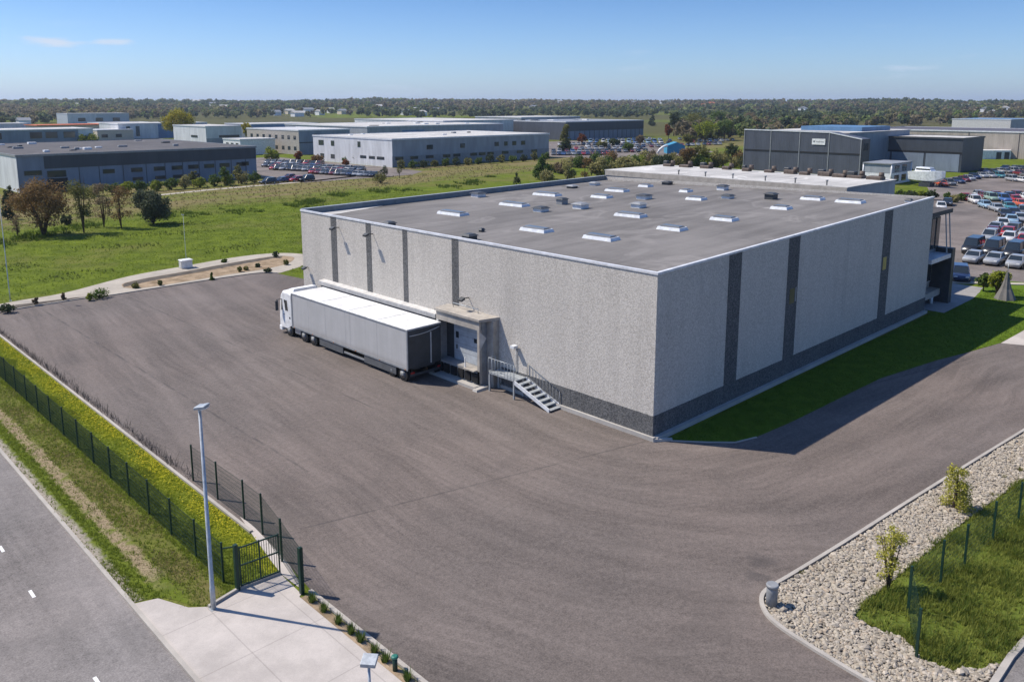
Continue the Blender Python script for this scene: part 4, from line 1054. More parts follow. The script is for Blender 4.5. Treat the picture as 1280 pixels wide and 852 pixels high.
def plant(name, label, cat, x, y, h, wd, leaf, style='round', n=900, size=None, group=None, bark='bark', z0=0.0, seed=0):
    rg = np.random.default_rng(seed*131+17); rd = random.Random(seed)
    t = thing(name, label, cat, (x, y, z0), group)
    size = size or max(.09, wd*.055)
    tb = MB(); C = []
    if style in ('round', 'vase'):
        lo = (.22 if name in ('tree', 'poplar') else .04)*h if style == 'round' else .26*h
        stems = 1 if style == 'round' else 7
        for s_ in range(stems):
            a = rd.random()*6.28; l = (.05 if stems == 1 else .30)*wd
            top = (math.cos(a)*l, math.sin(a)*l, h*.75)
            tb.tube([(x, y, z0), (x+top[0]*.3, y+top[1]*.3, z0+h*.35), (x+top[0], y+top[1], z0+top[2])], [wd*.022+.03, wd*.014+.02, .015], 6)
        for b_ in range(9):
            a = rd.random()*6.28; zz = lo+rd.random()*h*.35; l = wd*.42*(.6+.4*rd.random())
            tb.tube([(x, y, z0+lo*.8), (x+math.cos(a)*l*.5, y+math.sin(a)*l*.5, z0+zz*.9+.2), (x+math.cos(a)*l, y+math.sin(a)*l, z0+zz+h*.18)], [wd*.012+.012, .02, .008], 5)
        m_ = 26
        for i in range(m_):
            u = rg.normal(size=3); u /= np.linalg.norm(u); rr = rg.uniform(.25, 1)**.6
            px_, py_, pz_ = u*rr*np.array([wd*.40, wd*.40, (h-lo)*.42])
            C.append((x+px_, y+py_, z0+lo+(h-lo)*.5+pz_, wd*rg.uniform(.10, .19)))
    elif style == 'cone':
        tb.tube([(x, y, z0), (x, y, z0+h*.9)], [wd*.04+.03, .02], 6)
        for i in range(30):
            f = rg.uniform(.04, 1); rr = wd*.42*(1-f)**.8; a = rg.uniform(0, 6.28)
            C.append((x+math.cos(a)*rr*.7, y+math.sin(a)*rr*.7, z0+h*(.06+.9*f), wd*(.06+.14*(1-f))))
    elif style == 'column':
        tb.tube([(x, y, z0), (x, y, z0+h*.9)], [wd*.05+.03, .02], 6)
        for i in range(24):
            f = rg.uniform(.08, 1); rr = wd*.30; a = rg.uniform(0, 6.28)
            C.append((x+math.cos(a)*rr*(1-.5*f), y+math.sin(a)*rr*(1-.5*f), z0+h*f*.97, wd*rg.uniform(.15, .26)*(1.1-.5*f)))
    elif style == 'tree':
        lo = .30*h
        tb.tube([(x, y, z0), (x+.02*h, y, z0+lo), (x, y+.02*h, z0+h*.72)], [wd*.03+.04, wd*.022+.03, .03], 8)
        for b_ in range(10):
            a = b_*.63+rd.random(); zz = lo+h*.30*rd.random(); l = wd*.38
            tb.tube([(x, y, z0+zz*.85), (x+math.cos(a)*l*.5, y+math.sin(a)*l*.5, z0+zz+.08*h), (x+math.cos(a)*l, y+math.sin(a)*l, z0+zz+h*.24)], [wd*.015+.012, .025, .01], 5)
        for i in range(34):
            u = rg.normal(size=3); u /= np.linalg.norm(u); rr = rg.uniform(.2, 1)**.55
            C.append((x+u[0]*rr*wd*.40, y+u[1]*rr*wd*.40, z0+lo+(h-lo)*.52+u[2]*rr*(h-lo)*.42, wd*rg.uniform(.08, .17)))
    elif style == 'sparse':
        for s_ in range(6):
            a = rd.random()*6.28; l = wd*.34*rd.random()
            tb.tube([(x, y, z0), (x+math.cos(a)*l*.4, y+math.sin(a)*l*.4, z0+h*.45), (x+math.cos(a)*l, y+math.sin(a)*l, z0+h*.96)], [wd*.018+.012, wd*.01+.01, .006], 5)
        for i in range(22):
            f = rg.uniform(.25, 1); a = rg.uniform(0, 6.28); rr = wd*.38*rg.uniform(.1, 1)*(.5+.5*math.sin(f*2.6))
            C.append((x+math.cos(a)*rr, y+math.sin(a)*rr, z0+h*f*.97, wd*rg.uniform(.09, .18)))
    tb.build('trunk', M[bark], t)
    faces_mesh('crown', leafcloud(C, n, size, 1.0, rg=rg), LEAF[leaf], t)
    return t
def at_px(px, py, pt, wpx):
    """ground position, height and width of a plant from where it stands in the photo"""
    q = gp(px, py); d = dist(q)*math.cos(math.atan2(px-640, FPX))
    return float(q[0]), float(q[1]), zat(px, pt, dist(q)), wpx*d/FPX
def pplant(name, label, cat, px, pb, pt, wpx, leaf, style, n, size=None, group=None, **k):
    x, y, h, wd = at_px(px, pb, pt, wpx)
    return plant(name, label, cat, x, y, h, wd, leaf, style, n, size, group, seed=int(px*7+pb), **k)
# meadow, left
pplant('bush', 'large rounded bronze-leaved bush with many stems, on the meadow at left', 'bush', 55, 294, 226, 80, 'bronze', 'vase', 8500, .20)
pplant('bush', 'dense dark grey-green round bush right of the thin meadow trees', 'bush', 192, 280, 231, 52, 'greygreen', 'round', 7500, .22)
pplant('tree', 'thin brownish-green tree right beside the big bronze bush', 'tree', 105, 291, 219, 40, 'olive', 'sparse', 2300, .16)
pplant('tree', 'narrow sparse tree, left of a similar pair between the bushes', 'tree', 130, 284, 231, 30, 'brown', 'sparse', 1500, .15)
pplant('tree', 'narrow sparse tree with reddish twigs just left of the grey-green bush', 'tree', 152, 286, 230, 36, 'bronze', 'sparse', 1700, .15)
pplant('shrub', 'dark rounded shrub standing behind the bronze bush at the far left', 'shrub', 14, 262, 231, 16, 'darkgreen', 'round', 1800, .22)
pplant('shrub', 'dark upright conifer shrub at the far left edge of the photo', 'shrub', 10, 274, 246, 15, 'darkgreen', 'column', 1800, .22)
pplant('shrub', 'small bare twiggy shrub in front of the bronze bush', 'shrub', 22, 297, 270, 22, 'brown', 'sparse', 420, .16)
pplant('shrub', 'small dark bushy shrub tucked against the right side of the bronze bush', 'shrub', 84, 281, 268, 14, 'darkgreen', 'round', 800, .2)
# shrubs along the left dark-topped hall
xs = [97, 118, 140, 158, 176, 196, 214, 231, 250, 268, 285, 302, 318]
hs = ['straw','straw','olive','lime','olive','lime','olive','straw','lime','olive','lime','straw','olive']
for i, (px, lf) in enumerate(zip(xs, hs)):
    pb = 246 - (px-97)*.082
    pplant('shrub', 'clipped round shrub in front of the dark-topped hall, ' + nth(i), 'shrub', px, pb+1, pb-13-(i*5 % 4), 19, 'green' if lf == 'olive' else lf, 'round', 900, .26, 'shrubs along the dark-topped hall')
for i, px in enumerate(np.linspace(432, 682, 19)):
    pb = (206 + (488-px)*-.05) if px < 488 else 211.5-(px-488)*.063
    pplant('shrub', 'small round shrub at the foot of the pale two-tone warehouse, ' + nth(i), 'shrub', float(px), pb+1, pb-8-(i*3 % 4), 11+(i*5 % 4), ('green', 'darkgreen', 'olive')[i % 3], 'round', 420, .3, 'shrubs along the pale warehouse')
for px, pb, pt, w_, lf, st_, lab in ((242, 232, 214, 12, 'olive', 'sparse', 'thin young tree against the dark-topped hall, nearer its middle'), (280, 232, 208, 16, 'green', 'sparse', 'young green tree near the right end of the dark-topped hall'), (298, 230, 208, 18, 'olive', 'sparse', 'broader young tree at the right end of the dark-topped hall')):
    pplant('tree', lab, 'tree', px, pb, pt, w_, lf, st_, 700, .26)
# behind the roof edge, middle
mid = [('conifer', 'dark green conifer behind the roof edge, tallest of the clump in the middle', 678, 224, 193, 34, 'green', 'cone', 3200), ('conifer', 'small dark conifer standing alone left of the hedge trees', 646, 231, 214, 13, 'darkgreen', 'cone', 1100),
       ('bush', 'low straw-coloured bush in front of the dark conifer', 684, 232, 211, 24, 'straw', 'round', 1500), ('bush', 'pale olive bush right of the dark conifer', 709, 226, 199, 26, 'straw', 'round', 1800),
       ('tree', 'dark narrow tree between pale hedge bushes', 731, 224, 196, 13, 'bronze', 'column', 1100), ('bush', 'wide straw-coloured bush in the middle of the hedge', 752, 223, 196, 34, 'straw', 'round', 2200),
       ('bush', 'pale straw bush toward the right end of the hedge', 785, 220, 195, 36, 'straw', 'round', 2200), ('bush', 'low olive-brown bush behind the roof edge right of the pale hedge', 806, 218, 200, 20, 'olive', 'round', 1100),
       ('bush', 'dark rounded evergreen bush above the roof edge near the white roof', 826, 213, 193, 30, 'darkgreen', 'round', 2600), ('tree', 'brown-twigged tree right of the dark rounded evergreen', 858, 212, 184, 26, 'bronze', 'tree', 1700),
       ('tree', 'olive tree with loose crown left of the slate-grey hall', 876, 211, 180, 26, 'olive', 'tree', 1700), ('bush', 'straw-coloured bush by the slate-grey hall', 897, 210, 186, 26, 'straw', 'round', 1500),
       ('tree', 'dark slim tree just left of the slate-grey hall', 914, 211, 174, 18, 'darkgreen', 'tree', 1500), ('bush', 'pale bush against the corner of the slate-grey hall', 926, 211, 190, 14, 'straw', 'round', 800),
       ('bush', 'green bush beside the pale warehouse driveway, left of the conifers', 480, 221, 206, 14, 'darkgreen', 'round', 700), ('tree', 'small round-headed tree on a thin stem in the dry meadow', 499, 222, 208, 9, 'olive', 'tree', 500),
       ('bush', 'brown-green bush in the meadow in front of the pale warehouse', 476, 229, 216, 20, 'olive', 'round', 900)]
for nm, lab, px, pb, pt, w_, lf, st_, n_ in mid: pplant(nm, lab, nm, px, pb, pt, w_, lf, st_, n_)
pplant('poplar', 'tall brownish poplar in front of the long dark hall', 'tree', 706, 189, 154, 17, 'olive', 'column', 2200, .5)
pplant('bush', 'dark bush at the foot of the poplar', 'bush', 704, 190, 176, 12, 'darkgreen', 'round', 700, .5)
pplant('tree', 'big bright yellow tree behind the white sheds at left', 'tree', 223, 178, 139, 42, 'yellow', 'tree', 5200, .55)
pplant('bush', 'yellow-green bush in front of the blue-windowed shed', 'bush', 112, 184, 166, 26, 'lime', 'round', 1500, .5)
pplant('tree', 'yellowish tree behind the beige two-storey block', 'tree', 310, 182, 151, 14, 'yellow', 'tree', 1200, .5)
pplant('bush', 'green bush between the beige block and the dark-topped hall', 'bush', 340, 203, 182, 22, 'lime', 'round', 1300, .4)
pplant('bush', 'rust-red bush at the back of the far car park', 'bush', 373, 203, 188, 11, 'rust', 'round', 700, .35)
pplant('bush', 'orange-brown bush along the far car park', 'bush', 398, 204, 193, 18, 'bronze', 'round', 900, .35)
pplant('bush', 'small rust bush near the pale warehouse wall', 'bush', 432, 208, 200, 12, 'rust', 'round', 600, .3)
pplant('tree', 'rust-coloured tree among the parked cars in the middle distance', 'tree', 727, 182, 168, 14, 'rust', 'tree', 900, .5)
# the loose hedge of trees between the roof and the slate-grey hall, and along the far car park
rdm = random.Random(77)
for i in range(34):
    px = 694+i*7.0; base = 214-(px-694)*.030+rdm.uniform(-5, 4)
    lf = rdm.choice(['straw', 'olive', 'straw', 'green', 'brown', 'olive', 'lime', 'bronze'])
    cn = {'straw': 'straw-coloured', 'olive': 'olive', 'green': 'green', 'brown': 'brown-twigged', 'lime': 'lime-green', 'bronze': 'bronze'}[lf]
    pplant('hedge_shrub', cn + ' shrub in the loose hedge behind the roof edge, ' + nth(i) if i < 29 else cn + ' shrub in the loose hedge, ' + nth(33-i, 'from the slate hall'), 'shrub', px, base, base-rdm.uniform(11, 22), rdm.uniform(14, 24), lf, 'round', 750, .34, 'shrubs of the loose hedge')
# trees in front of the far wood, right of the long dark hall
far = [(868, 172, 141, 34, 'olive', 'tree', 'olive-brown broad tree'), (842, 170, 139, 20, 'darkgreen', 'tree', 'dark tree'), (835, 178, 154, 11, 'rust', 'tree', 'reddish tree'), (881, 178, 150, 36, 'lime', 'tree', 'bright lime willow'),
       (905, 176, 148, 30, 'green', 'tree', 'mid-green tree'), (925, 172, 146, 24, 'darkgreen', 'tree', 'dark green tree'), (815, 158, 140, 12, 'darkgreen', 'cone', 'small dark conifer'), (896, 165, 138, 26, 'green', 'tree', 'far green tree'),
       (860, 186, 166, 16, 'olive', 'tree', 'low olive tree'), (937, 160, 140, 20, 'brown', 'tree', 'brown bare tree'), (768, 184, 174, 16, 'darkgreen', 'tree', 'low dark tree'), (800, 182, 170, 12, 'brown', 'tree', 'brown-twigged tree'),
       (752, 186, 177, 14, 'olive', 'round', 'low olive bush'), (786, 190, 180, 16, 'green', 'round', 'low green bush')]
for px, pb, pt, w_, lf, st_, lab in far:
    pplant('tree', lab + (' above the blue tent' if 825 < px < 870 else ' among the far parked vehicles' if px < 830 else ' left of the slate-grey hall'), 'tree', px, pb, pt, w_, lf, st_, 1100, .6)
# right: island saplings, entrance planting
pplant('sapling', 'slim yellow-green sapling on the stones, closer to the bollard', 'sapling', 1110, 738, 660, 56, 'goldgreen', 'sparse', 1700, .06)
pplant('shrub', 'bushy yellow-green young shrub farther up the stone island', 'shrub', 1193, 638, 581, 46, 'goldgreen', 'column', 3400, .06)
pplant('tree', 'small lime-green tree on the lawn beside the grey pointed cover', 'tree', 1245, 370, 336, 28, 'lime', 'round', 1500, .18)
pplant('tree', 'small darker green tree left of the lime-green tree', 'tree', 1229, 364, 340, 20, 'green', 'round', 1000, .18)
for i, (px, pb, pt, w_, lf) in enumerate(((1184, 252, 241, 12, 'green'), (1193, 253, 243, 14, 'straw'), (1202, 251, 242, 12, 'green'), (1125, 250, 236, 14, 'green'), (1138, 252, 234, 18, 'darkgreen'), (1150, 250, 238, 16, 'lime'), (1165, 250, 238, 14, 'darkgreen'), (1176, 226, 218, 14, 'straw'), (1152, 217, 210, 16, 'green'), (1104, 206, 200, 14, 'green'))):
    pplant('shrub', 'low shrub between annex and car park, ' + nth(i, 'as planted'), 'shrub', px, pb, pt, w_, lf, 'round', 600, .3)
# planting bed behind the yard
for i, (px, pb, pt, w_, lf, st_, lab) in enumerate(((125, 373, 361, 27, 'green', 'round', 'wide green bush on the yard edge beside the path'), (112, 376, 366, 10, 'lime', 'round', 'small light bush left of the wide green bush'), (265, 350, 340, 7, 'green', 'cone', 'tiny conifer in the stony bed'), (335, 341, 335, 10, 'darkgreen', 'round', 'low dark shrub on the yard kerb near the truck'),
      (10, 391, 379, 22, 'darkgreen', 'round', 'dark shrub at the far left corner of the yard'), (280, 328, 324, 8, 'green', 'round', 'small shrub in the dark mulch'), (345, 322, 314, 8, 'darkgreen', 'round', 'small shrub at the far end of the mulch'), (300, 340, 333, 7, 'olive', 'round', 'small olive plant in the stony bed'), (308, 338, 333, 7, 'straw', 'round', 'small straw-coloured plant in the stony bed'),
      (200, 357, 350, 6, 'olive', 'round', 'tiny olive plant toward the near end of the bed'), (170, 360, 354, 10, 'olive', 'round', 'dry tuft at the near tip of the bed'), (322, 334, 329, 8, 'darkgreen', 'round', 'low dark plant at the far end of the bed'), (358, 331, 324, 8, 'olive', 'round', 'yellowish shrub on the curve of the path'), (45, 382, 372, 8, 'brown', 'sparse', 'bare twiggy shrub on the strip left of the path'), (80, 376, 366, 7, 'brown', 'sparse', 'second bare twiggy shrub nearer the wide bush'))):
    pplant('shrub', lab, 'shrub', px, pb, pt, w_, lf, st_, 420, .13)
# young plants along the kerb of the driveway
def grass_plant(name, label, x, y, h, n, mat, group=None, seed=1, sp=.12):
    t = thing(name, label, 'plant', (x, y, 0.02), group)
    rg = np.random.default_rng(seed)
    a = rg.uniform(0, 6.28, n); r0 = rg.uniform(0, sp, n); ln = h*rg.uniform(.6, 1.1, n); lean = rg.uniform(.05, .5, n)
    B = np.stack([x+np.cos(a)*r0, y+np.sin(a)*r0, np.full(n, .02)], 1)
    T = B + np.stack([np.cos(a)*lean*ln, np.sin(a)*lean*ln, ln], 1)
    W = np.stack([-np.sin(a), np.cos(a), np.zeros(n)], 1)*.018
    faces_mesh('blades', np.stack([B-W, B+W, T], 1), mat, t)
for i, (px, py) in enumerate(((390, 752), (405, 764), (425, 778), (440, 791), (452, 801), (468, 816), (481, 827), (510, 850))):
    q = gp(px, py); grass_plant('young_plant', 'grassy young plant in the kerb strip of the driveway, ' + nth(i, 'from the gate'), -21.77, q[1], .42, 90, LEAF['green'], 'young plants along the driveway kerb', i)
for i, (px, py, h) in enumerate(((1002, 718, .18), (1060, 705, .12), (1026, 770, .14), (1255, 598, .22), (1275, 590, .3), (1240, 620, .2), (1066, 706, .1))):
    q = gp(px, py); grass_plant('grass_tuft', 'small grass tuft growing between the pale stones, ' + nth(i, 'counted from the bollard'), q[0], q[1], h, 60, LEAF['olive'], 'grass tufts among the stones', 50+i)
# low row of dark bare stalks along the yard's street side
rg = np.random.default_rng(3)
n = 1000
yy = rg.uniform(13.4, 56, n); xx = -20.72+rg.normal(0, .10, n); hh = rg.uniform(.18, .55, n)*np.where(np.sin(yy*3.7) > .6, 1.2, .85)
B = np.stack([xx, yy, np.zeros(n)], 1); T = B + np.stack([rg.normal(0, .12, n), rg.normal(0, .12, n), hh], 1)
aa = rg.uniform(0, 3.14, n); W = np.stack([np.cos(aa), np.sin(aa), np.zeros(n)], 1)*.012
V = np.stack([B-W, B+W, T+W*.5, T-W*.5], 1)
tag(faces_mesh('young_hedge', V, plain('dark_stalks', (.12, .105, .09), .9, .1)), 'low row of dark bare hedge stalks along the street side of the yard', 'hedge')
# lawn cover
q = gp(1256, 374)
t = thing('pointed_cover', 'grey pointed fabric cover over a pole on the lawn by the walkway', 'cover', (q[0], q[1], 0))
rings = []
for z, r_ in ((0, .85), (.5, .66), (1.1, .42), (1.9, .22), (2.7, .09)):
    rings.append([(q[0]+r_*(1+.16*(k % 2))*math.cos(k*math.pi/8), q[1]+r_*(1+.16*(k % 2))*math.sin(k*math.pi/8), z) for k in range(16)])
MB().loft(rings).build('fabric', plain('grey_fabric', (.16, .155, .15), .9, .1), t)
MB().tube([(q[0], q[1], 2.6), (q[0], q[1], 3.5)], .03, 6).build('pole', M['galv'], t)
MB().box(25.4, 26.9, -2.2, -1.95, .02, .14).build('dummy', M['kerb']) if False else None
# ------------------------------------------------------------------ the industrial estate behind
def hall(name, label, x0, x1, y0, y1, h, wall, roof='white_roof', cat='building', wins=(), bands=(), trim='coping', group=None, rot=None, extra=None, winmat='darkmetal', eave=.15):
    t = thing(name, label, cat, ((x0+x1)/2, (y0+y1)/2, 0), group)
    MB().box(x0, x1, y0, y1, 0, h).build('wall', M[wall], t)
    for (face, a, b, z0, z1, m_) in bands:
        if face == 'y': MB().box(a, b, y0-.06, y0-.004, z0, z1).build('cladding_band', M[m_], t)
        else: MB().box(x0-.06, x0-.004, a, b, z0, z1).build('cladding_band', M[m_], t)
    MB().box(x0-eave, x1+eave, y0-eave, y1+eave, h+.003, h+.22).build('roof', M[roof], t)
    mb = MB()
    for a in ((x0-eave-.05, x1+eave+.05, y0-eave-.05, y0-eave+.12), (x0-eave-.05, x1+eave+.05, y1+eave-.12, y1+eave+.05), (x0-eave-.05, x0-eave+.12, y0-eave+.124, y1+eave-.124), (x1+eave-.12, x1+eave+.05, y0-eave+.124, y1+eave-.124)):
        mb.box(a[0], a[1], a[2], a[3], h-.1, h+.36)
    mb.build('roof_edge', M[trim], t)
    for (face, a, b, z0, z1) in wins:
        if face == 'y':
            f = MB().box(a, b, y0-.10, y0-.061, z0, z1).build('window', M[winmat], t); MB().box(a+.1, b-.1, y0-.115, y0-.099, z0+.1, z1-.1).build('pane', M['glass'], f)
        else:
            f = MB().box(x0-.10, x0-.061, a, b, z0, z1).build('window', M[winmat], t); MB().box(x0-.115, x0-.099, a+.1, b-.1, z0+.1, z1-.1).build('pane', M['glass'], f)
    return t
def roof_units(t, x0, x1, y0, y1, z, n, sd, big=2.2):
    rd = random.Random(sd)
    for i in range(n):
        x, y = rd.uniform(x0, x1), rd.uniform(y0, y1); a, b = rd.uniform(.4, big*.7), rd.uniform(.4, big*.5)
        MB().cbox(x-a, x+a, y-b, y+b, z, z+rd.uniform(.25, .6), .06).build('roof_unit', M[rd.choice(['white', 'alu', 'grey', 'darkmetal'])], t)
# B1: dark-topped hall on the left
t = hall('dark_topped_hall', 'long blue-grey hall with dark upper band and dark roof, behind the meadow bushes', 10, 64.5, 172.5, 236, 7.7, 'clad_mid', 'dark_roof', 'warehouse',
     [('y', a, a+2.6, 3.1, 4.1) for a in (27, 33.2, 38.4, 42.6, 46.6, 50.6, 54.6, 59)] + [('y', a, a+2.4, 1.1, 1.9) for a in (33.4, 38.6, 42.8, 46.8)] + [('y', 11.2, 14.6, 3.6, 4.6), ('y', 15.6, 19.4, 2.9, 4.4), ('y', 60.4, 62.4, 3.2, 4.2)],
     [('y', 15.2, 64.5, 4.85, 7.7, 'clad_dark'), ('y', 15.5, 19.6, .1, 2.7, 'black'), ('x', 172.4, 236, 0, 7.6, 'clad_white')] + [('y', a, a+.16, 0, 4.84, 'clad_dark') for a in (22, 26.2, 31.4, 36.6, 41, 45.2, 49.3, 53.4, 57.6, 61.5)], 'grey')
roof_units(t, 14, 60, 180, 230, 7.9, 16, 4, 1.6)
# B6: pale two-tone warehouse in the middle
t = hall('pale_warehouse', 'pale two-storey warehouse with white end wall and grey lower half beyond the meadow', 109, 177, 174.5, 219, 8.2, 'clad_grey', 'white_roof', 'warehouse',
     [('y', a, a+b, 4.9, 6.3) for a, b in ((122, 2.4), (135.6, 2), (150.6, 2.0), (155, 1.6), (158.8, 1.9), (163, 2.0))] + [('y', a, a+3.0, 2.15, 3.1) for a in (110, 115.6, 121.6, 128.4, 132.6, 139.8, 143.5, 147.2, 154, 161, 168)]
     + [('x', 178.5, 182.4, 2.1, 3.0), ('x', 183.4, 186.6, 2.1, 3.0), ('x', 188, 191.4, 2.1, 3.0), ('x', 191, 192.6, 5.4, 7.2), ('x', 206, 208, 5.3, 7.0), ('x', 212.4, 215.6, 5.3, 7.0), ('x', 206, 208.4, 1.2, 2.6), ('x', 212.4, 214.8, 1.2, 2.6)],
     [('x', 174.4, 219, 0, 8.1, 'clad_white'), ('y', 108.9, 177, 0, 3.3, 'grey')])
roof_units(t, 112, 174, 185, 216, 8.4, 5, 8, 1.4)
# beige block with windows, grey end
t = hall('beige_block', 'beige two-storey block with rows of small windows left of the pale warehouse', 120.8, 143, 249, 290, 8.9, 'clad_mid', 'offwhite', 'building',
     [('x', a, a+1.9, z, z+1.4) for a in (251, 255.5, 260, 265, 270, 275, 280, 285) for z in (1.6, 5.6)] + [('y', 127, 128.4, 6.2, 7.6)], [('x', 248.95, 290, 0, 8.8, 'beige'), ('y', 120.8, 143, 4.3, 4.7, 'clad_dark')])
t = hall('awning_block', 'low white-fronted block with awnings left of the beige block', 104, 118, 262, 276, 5.6, 'white', 'white_roof', 'building', [('x', a, a+2, 3.0, 4.4) for a in (263.5, 267.5, 271.5)], [('x', 262.2, 275.8, 2.2, 2.7, 'offwhite')])
# rows of halls farther back
hall('blue_windowed_shed', 'pale blue shed with yellow lower windows behind the dark-topped hall at far left', 30, 86, 366, 396, 7.8, 'clad_mid', 'white_roof', 'shed', [('y', a, a+4.6, 4.3, 6.9) for a in (34, 40, 46, 61, 67, 74)], [('y', a, a+4.4, 2.6, 4.2, 'yellow') for a in (34, 40)] + [('y', 80, 86, 0, 7.7, 'clad_white')])
hall('white_shed', 'white shed with tall blue glazed right half, left of the yellow tree', 122, 171, 440, 470, 8, 'clad_white', 'white_roof', 'shed', [('y', a, a+2, 1.5, 6.8) for a in (126, 131)], [('y', 143, 170.8, .2, 7.6, 'clad_blue'), ('y', 143, 170.8, 0.1, 2.4, 'grey')] [0:1])
hall('white_shed', 'small white shed with a dark window band, right of the yellow tree', 124, 141, 336, 372, 8.6, 'clad_white', 'white_roof', 'shed', [('y', 130, 139.8, 3.6, 4.7), ('x', 345, 352, 3.6, 4.6)], [('y', 124, 141, 0, 3.4, 'clad_grey')])
hall('blue_hall', 'blue-clad hall behind the beige block', 150, 186, 344, 372, 9, 'clad_blue', 'white_roof', 'warehouse', [('y', a, a+3.4, 4.6, 7.6) for a in (157, 165, 173)], [('x', 344, 372, 0, 8.9, 'clad_mid')])
t = hall('white_roofed_hall', 'long low hall with bright white roof and blue panels behind the pale warehouse', 160, 238, 262, 330, 9.2, 'clad_grey', 'white_roof', 'warehouse', [('y', a, a+2.6, 3.4, 6.2) for a in (164, 172, 200, 214, 219)], [('y', 178, 190, 2, 7.6, 'clad_blue')])
roof_units(t, 170, 230, 270, 320, 9.42, 8, 12, 3)
hall('white_roofed_hall', 'second white-roofed hall farther back to the right of the first', 232, 282, 300, 380, 10, 'clad_white', 'white_roof', 'warehouse', [('x', a, a+4, 4, 7) for a in (304, 318, 332, 346)], [('y', 232, 282, 0, 4, 'clad_grey')])
t = hall('long_dark_hall', 'long dark hall with paler lower wall beyond the far car park', 285, 352, 264, 316, 9.3, 'clad_mid', 'grey', 'warehouse', [], [('y', 285, 352, 4.6, 9.2, 'clad_dark'), ('x', 264, 316, 0, 9.2, 'clad_slate'), ('x', 264, 280, .1, 9.0, 'clad_dark')][0:2])
for a in range(288, 352, 4): MB().box(a, a+.35, 263.93, 263.995, .4, 4.55).build('pilaster', M['darkmetal'], t)
roof_units(t, 290, 330, 270, 310, 9.52, 6, 21, 5)
hall('roof_hall', 'grey hall with white roof monitors behind the long dark hall', 318, 372, 330, 372, 10.5, 'clad_grey', 'white_roof', 'warehouse', [('x', a, a+4, 6, 8) for a in (334, 344, 354)])
hall('far_blue_hall', 'pale blue-green hall far off at left in front of the wood', 182, 232, 735, 765, 10.5, 'bluegrey', 'white_roof', 'warehouse', [('y', a, a+6, 4, 7) for a in (190, 204, 218)], [('y', 182, 205, 0, 10, 'clad_white')])
hall('orange_roofed_shed', 'low shed with an orange roof far behind the blue-windowed shed', 100, 140, 505, 530, 6.4, 'cream', 'orange', 'shed', [('y', a, a+4, 2, 4) for a in (106, 116, 126)], trim='orange', eave=.8)
hall('low_grey_shed', 'low grey shed with a pale roof right of the orange roof', 140, 172, 520, 548, 6.8, 'grey', 'white_roof', 'shed', [('y', a, a+3, 2.4, 4.4) for a in (145, 155)])
hall('low_white_shed', 'low white shed at the far left edge of the photo', 62, 108, 556, 580, 6.6, 'clad_white', 'white_roof', 'shed', [('y', a, a+4, 2, 4) for a in (80, 92)])
hall('flat_cream_shed', 'low cream shed between the orange roof and the white sheds', 108, 126, 430, 452, 5.2, 'cream', 'offwhite', 'shed', [('y', a, a+3, 1.5, 3.2) for a in (110, 117)])
# right: slate hall, its pale annex, dark hall, beige wall
t = thing('slate_hall', 'slate-grey two-storey hall with white name board behind the annex', 'building', (190, 83, 0))
y0, y1, xF = 64.2, 98.2, 178.0
mb = MB(); pr = [(y0, 0), (y0, 9.7), (72.9, 11.25), (y1, 11.5), (y1, 0)]
mb.add([(xF, y, z) for y, z in pr] + [(xF+5.4, y, z) for y, z in pr], [(0,1,2,3,4), (9,8,7,6,5), (0,5,6,1), (1,6,7,2), (2,7,8,3), (3,8,9,4), (4,9,5,0)])
mb.build('wall', M['clad_slate'], t)
MB().box(xF+5.404, 226, 70, y1, 0, 10.9).build('wall', M['clad_mid'], t)
MB().box(xF+5.2, 226.2, 69.8, y1+.2, 10.904, 11.1).build('roof', M['white_roof'], t)
MB().box(196, 216, 72, 90, 11.104, 12.3).build('roof_monitor', M['clad_blue'], t)
MB().box(xF+.1, xF+5.3, y0-.06, y0-.004, 0, 9.65).build('end_wall', M['brown_clad'], t)
MB().box(xF-.05, xF-.004, y0, y1, 5.45, 5.95).build('dark_line', M['black'], t)  # black strip dividing the upper wall from the lower
for y in (y0+.1, 72.9, 81.2, 89.8, y1-.15): MB().box(xF-.09, xF-.052, y-.12, y+.12, 0, 11.2 if y > 66 else 9.6).build('column', M['grey'], t)
MB().hexa([(xF-.12, y0-.1, 9.55), (xF-.004, y0-.1, 9.55), (xF-.004, 72.9, 11.1), (xF-.12, 72.9, 11.1)], [(xF-.12, y0-.1, 9.85), (xF-.004, y0-.1, 9.85), (xF-.004, 72.9, 11.4), (xF-.12, 72.9, 11.4)]).build('roof_edge', M['coping'], t)
MB().hexa([(xF-.12, 72.904, 11.1), (xF-.004, 72.904, 11.1), (xF-.004, y1, 11.35), (xF-.12, y1, 11.35)], [(xF-.12, 72.904, 11.4), (xF-.004, 72.904, 11.4), (xF-.004, y1, 11.65), (xF-.12, y1, 11.65)]).build('roof_edge', M['coping'], t)
sg = MB().box(xF-.16, xF-.10, 73.9, 77.6, 7.9, 9.5).build('name_board', M['white'], t)
mb = MB()     # unreadable lettering on the board: a small emblem and a line of grey strokes
mb.box(xF-.175, xF-.162, 76.7, 77.25, 8.5, 9.0)
for k_ in range(9): mb.box(xF-.175, xF-.162, 76.35-k_*.25-.15, 76.35-k_*.25, 8.52, 8.82+.1*(k_ % 3 == 0))
mb.build('lettering', M['grey'], sg)
for z in (2.0, 6.6): f = MB().box(xF+1.4, xF+4.2, y0-.11, y0-.062, z, z+2.0).build('window', M['darkmetal'], t); MB().box(xF+1.55, xF+4.05, y0-.13, y0-.109, z+.15, z+1.85).build('pane', M['glass'], f)
t = thing('porch_block', 'small flat block with white lower wall and grey upper wall beside the slate hall', 'building', (166, 55, 0))
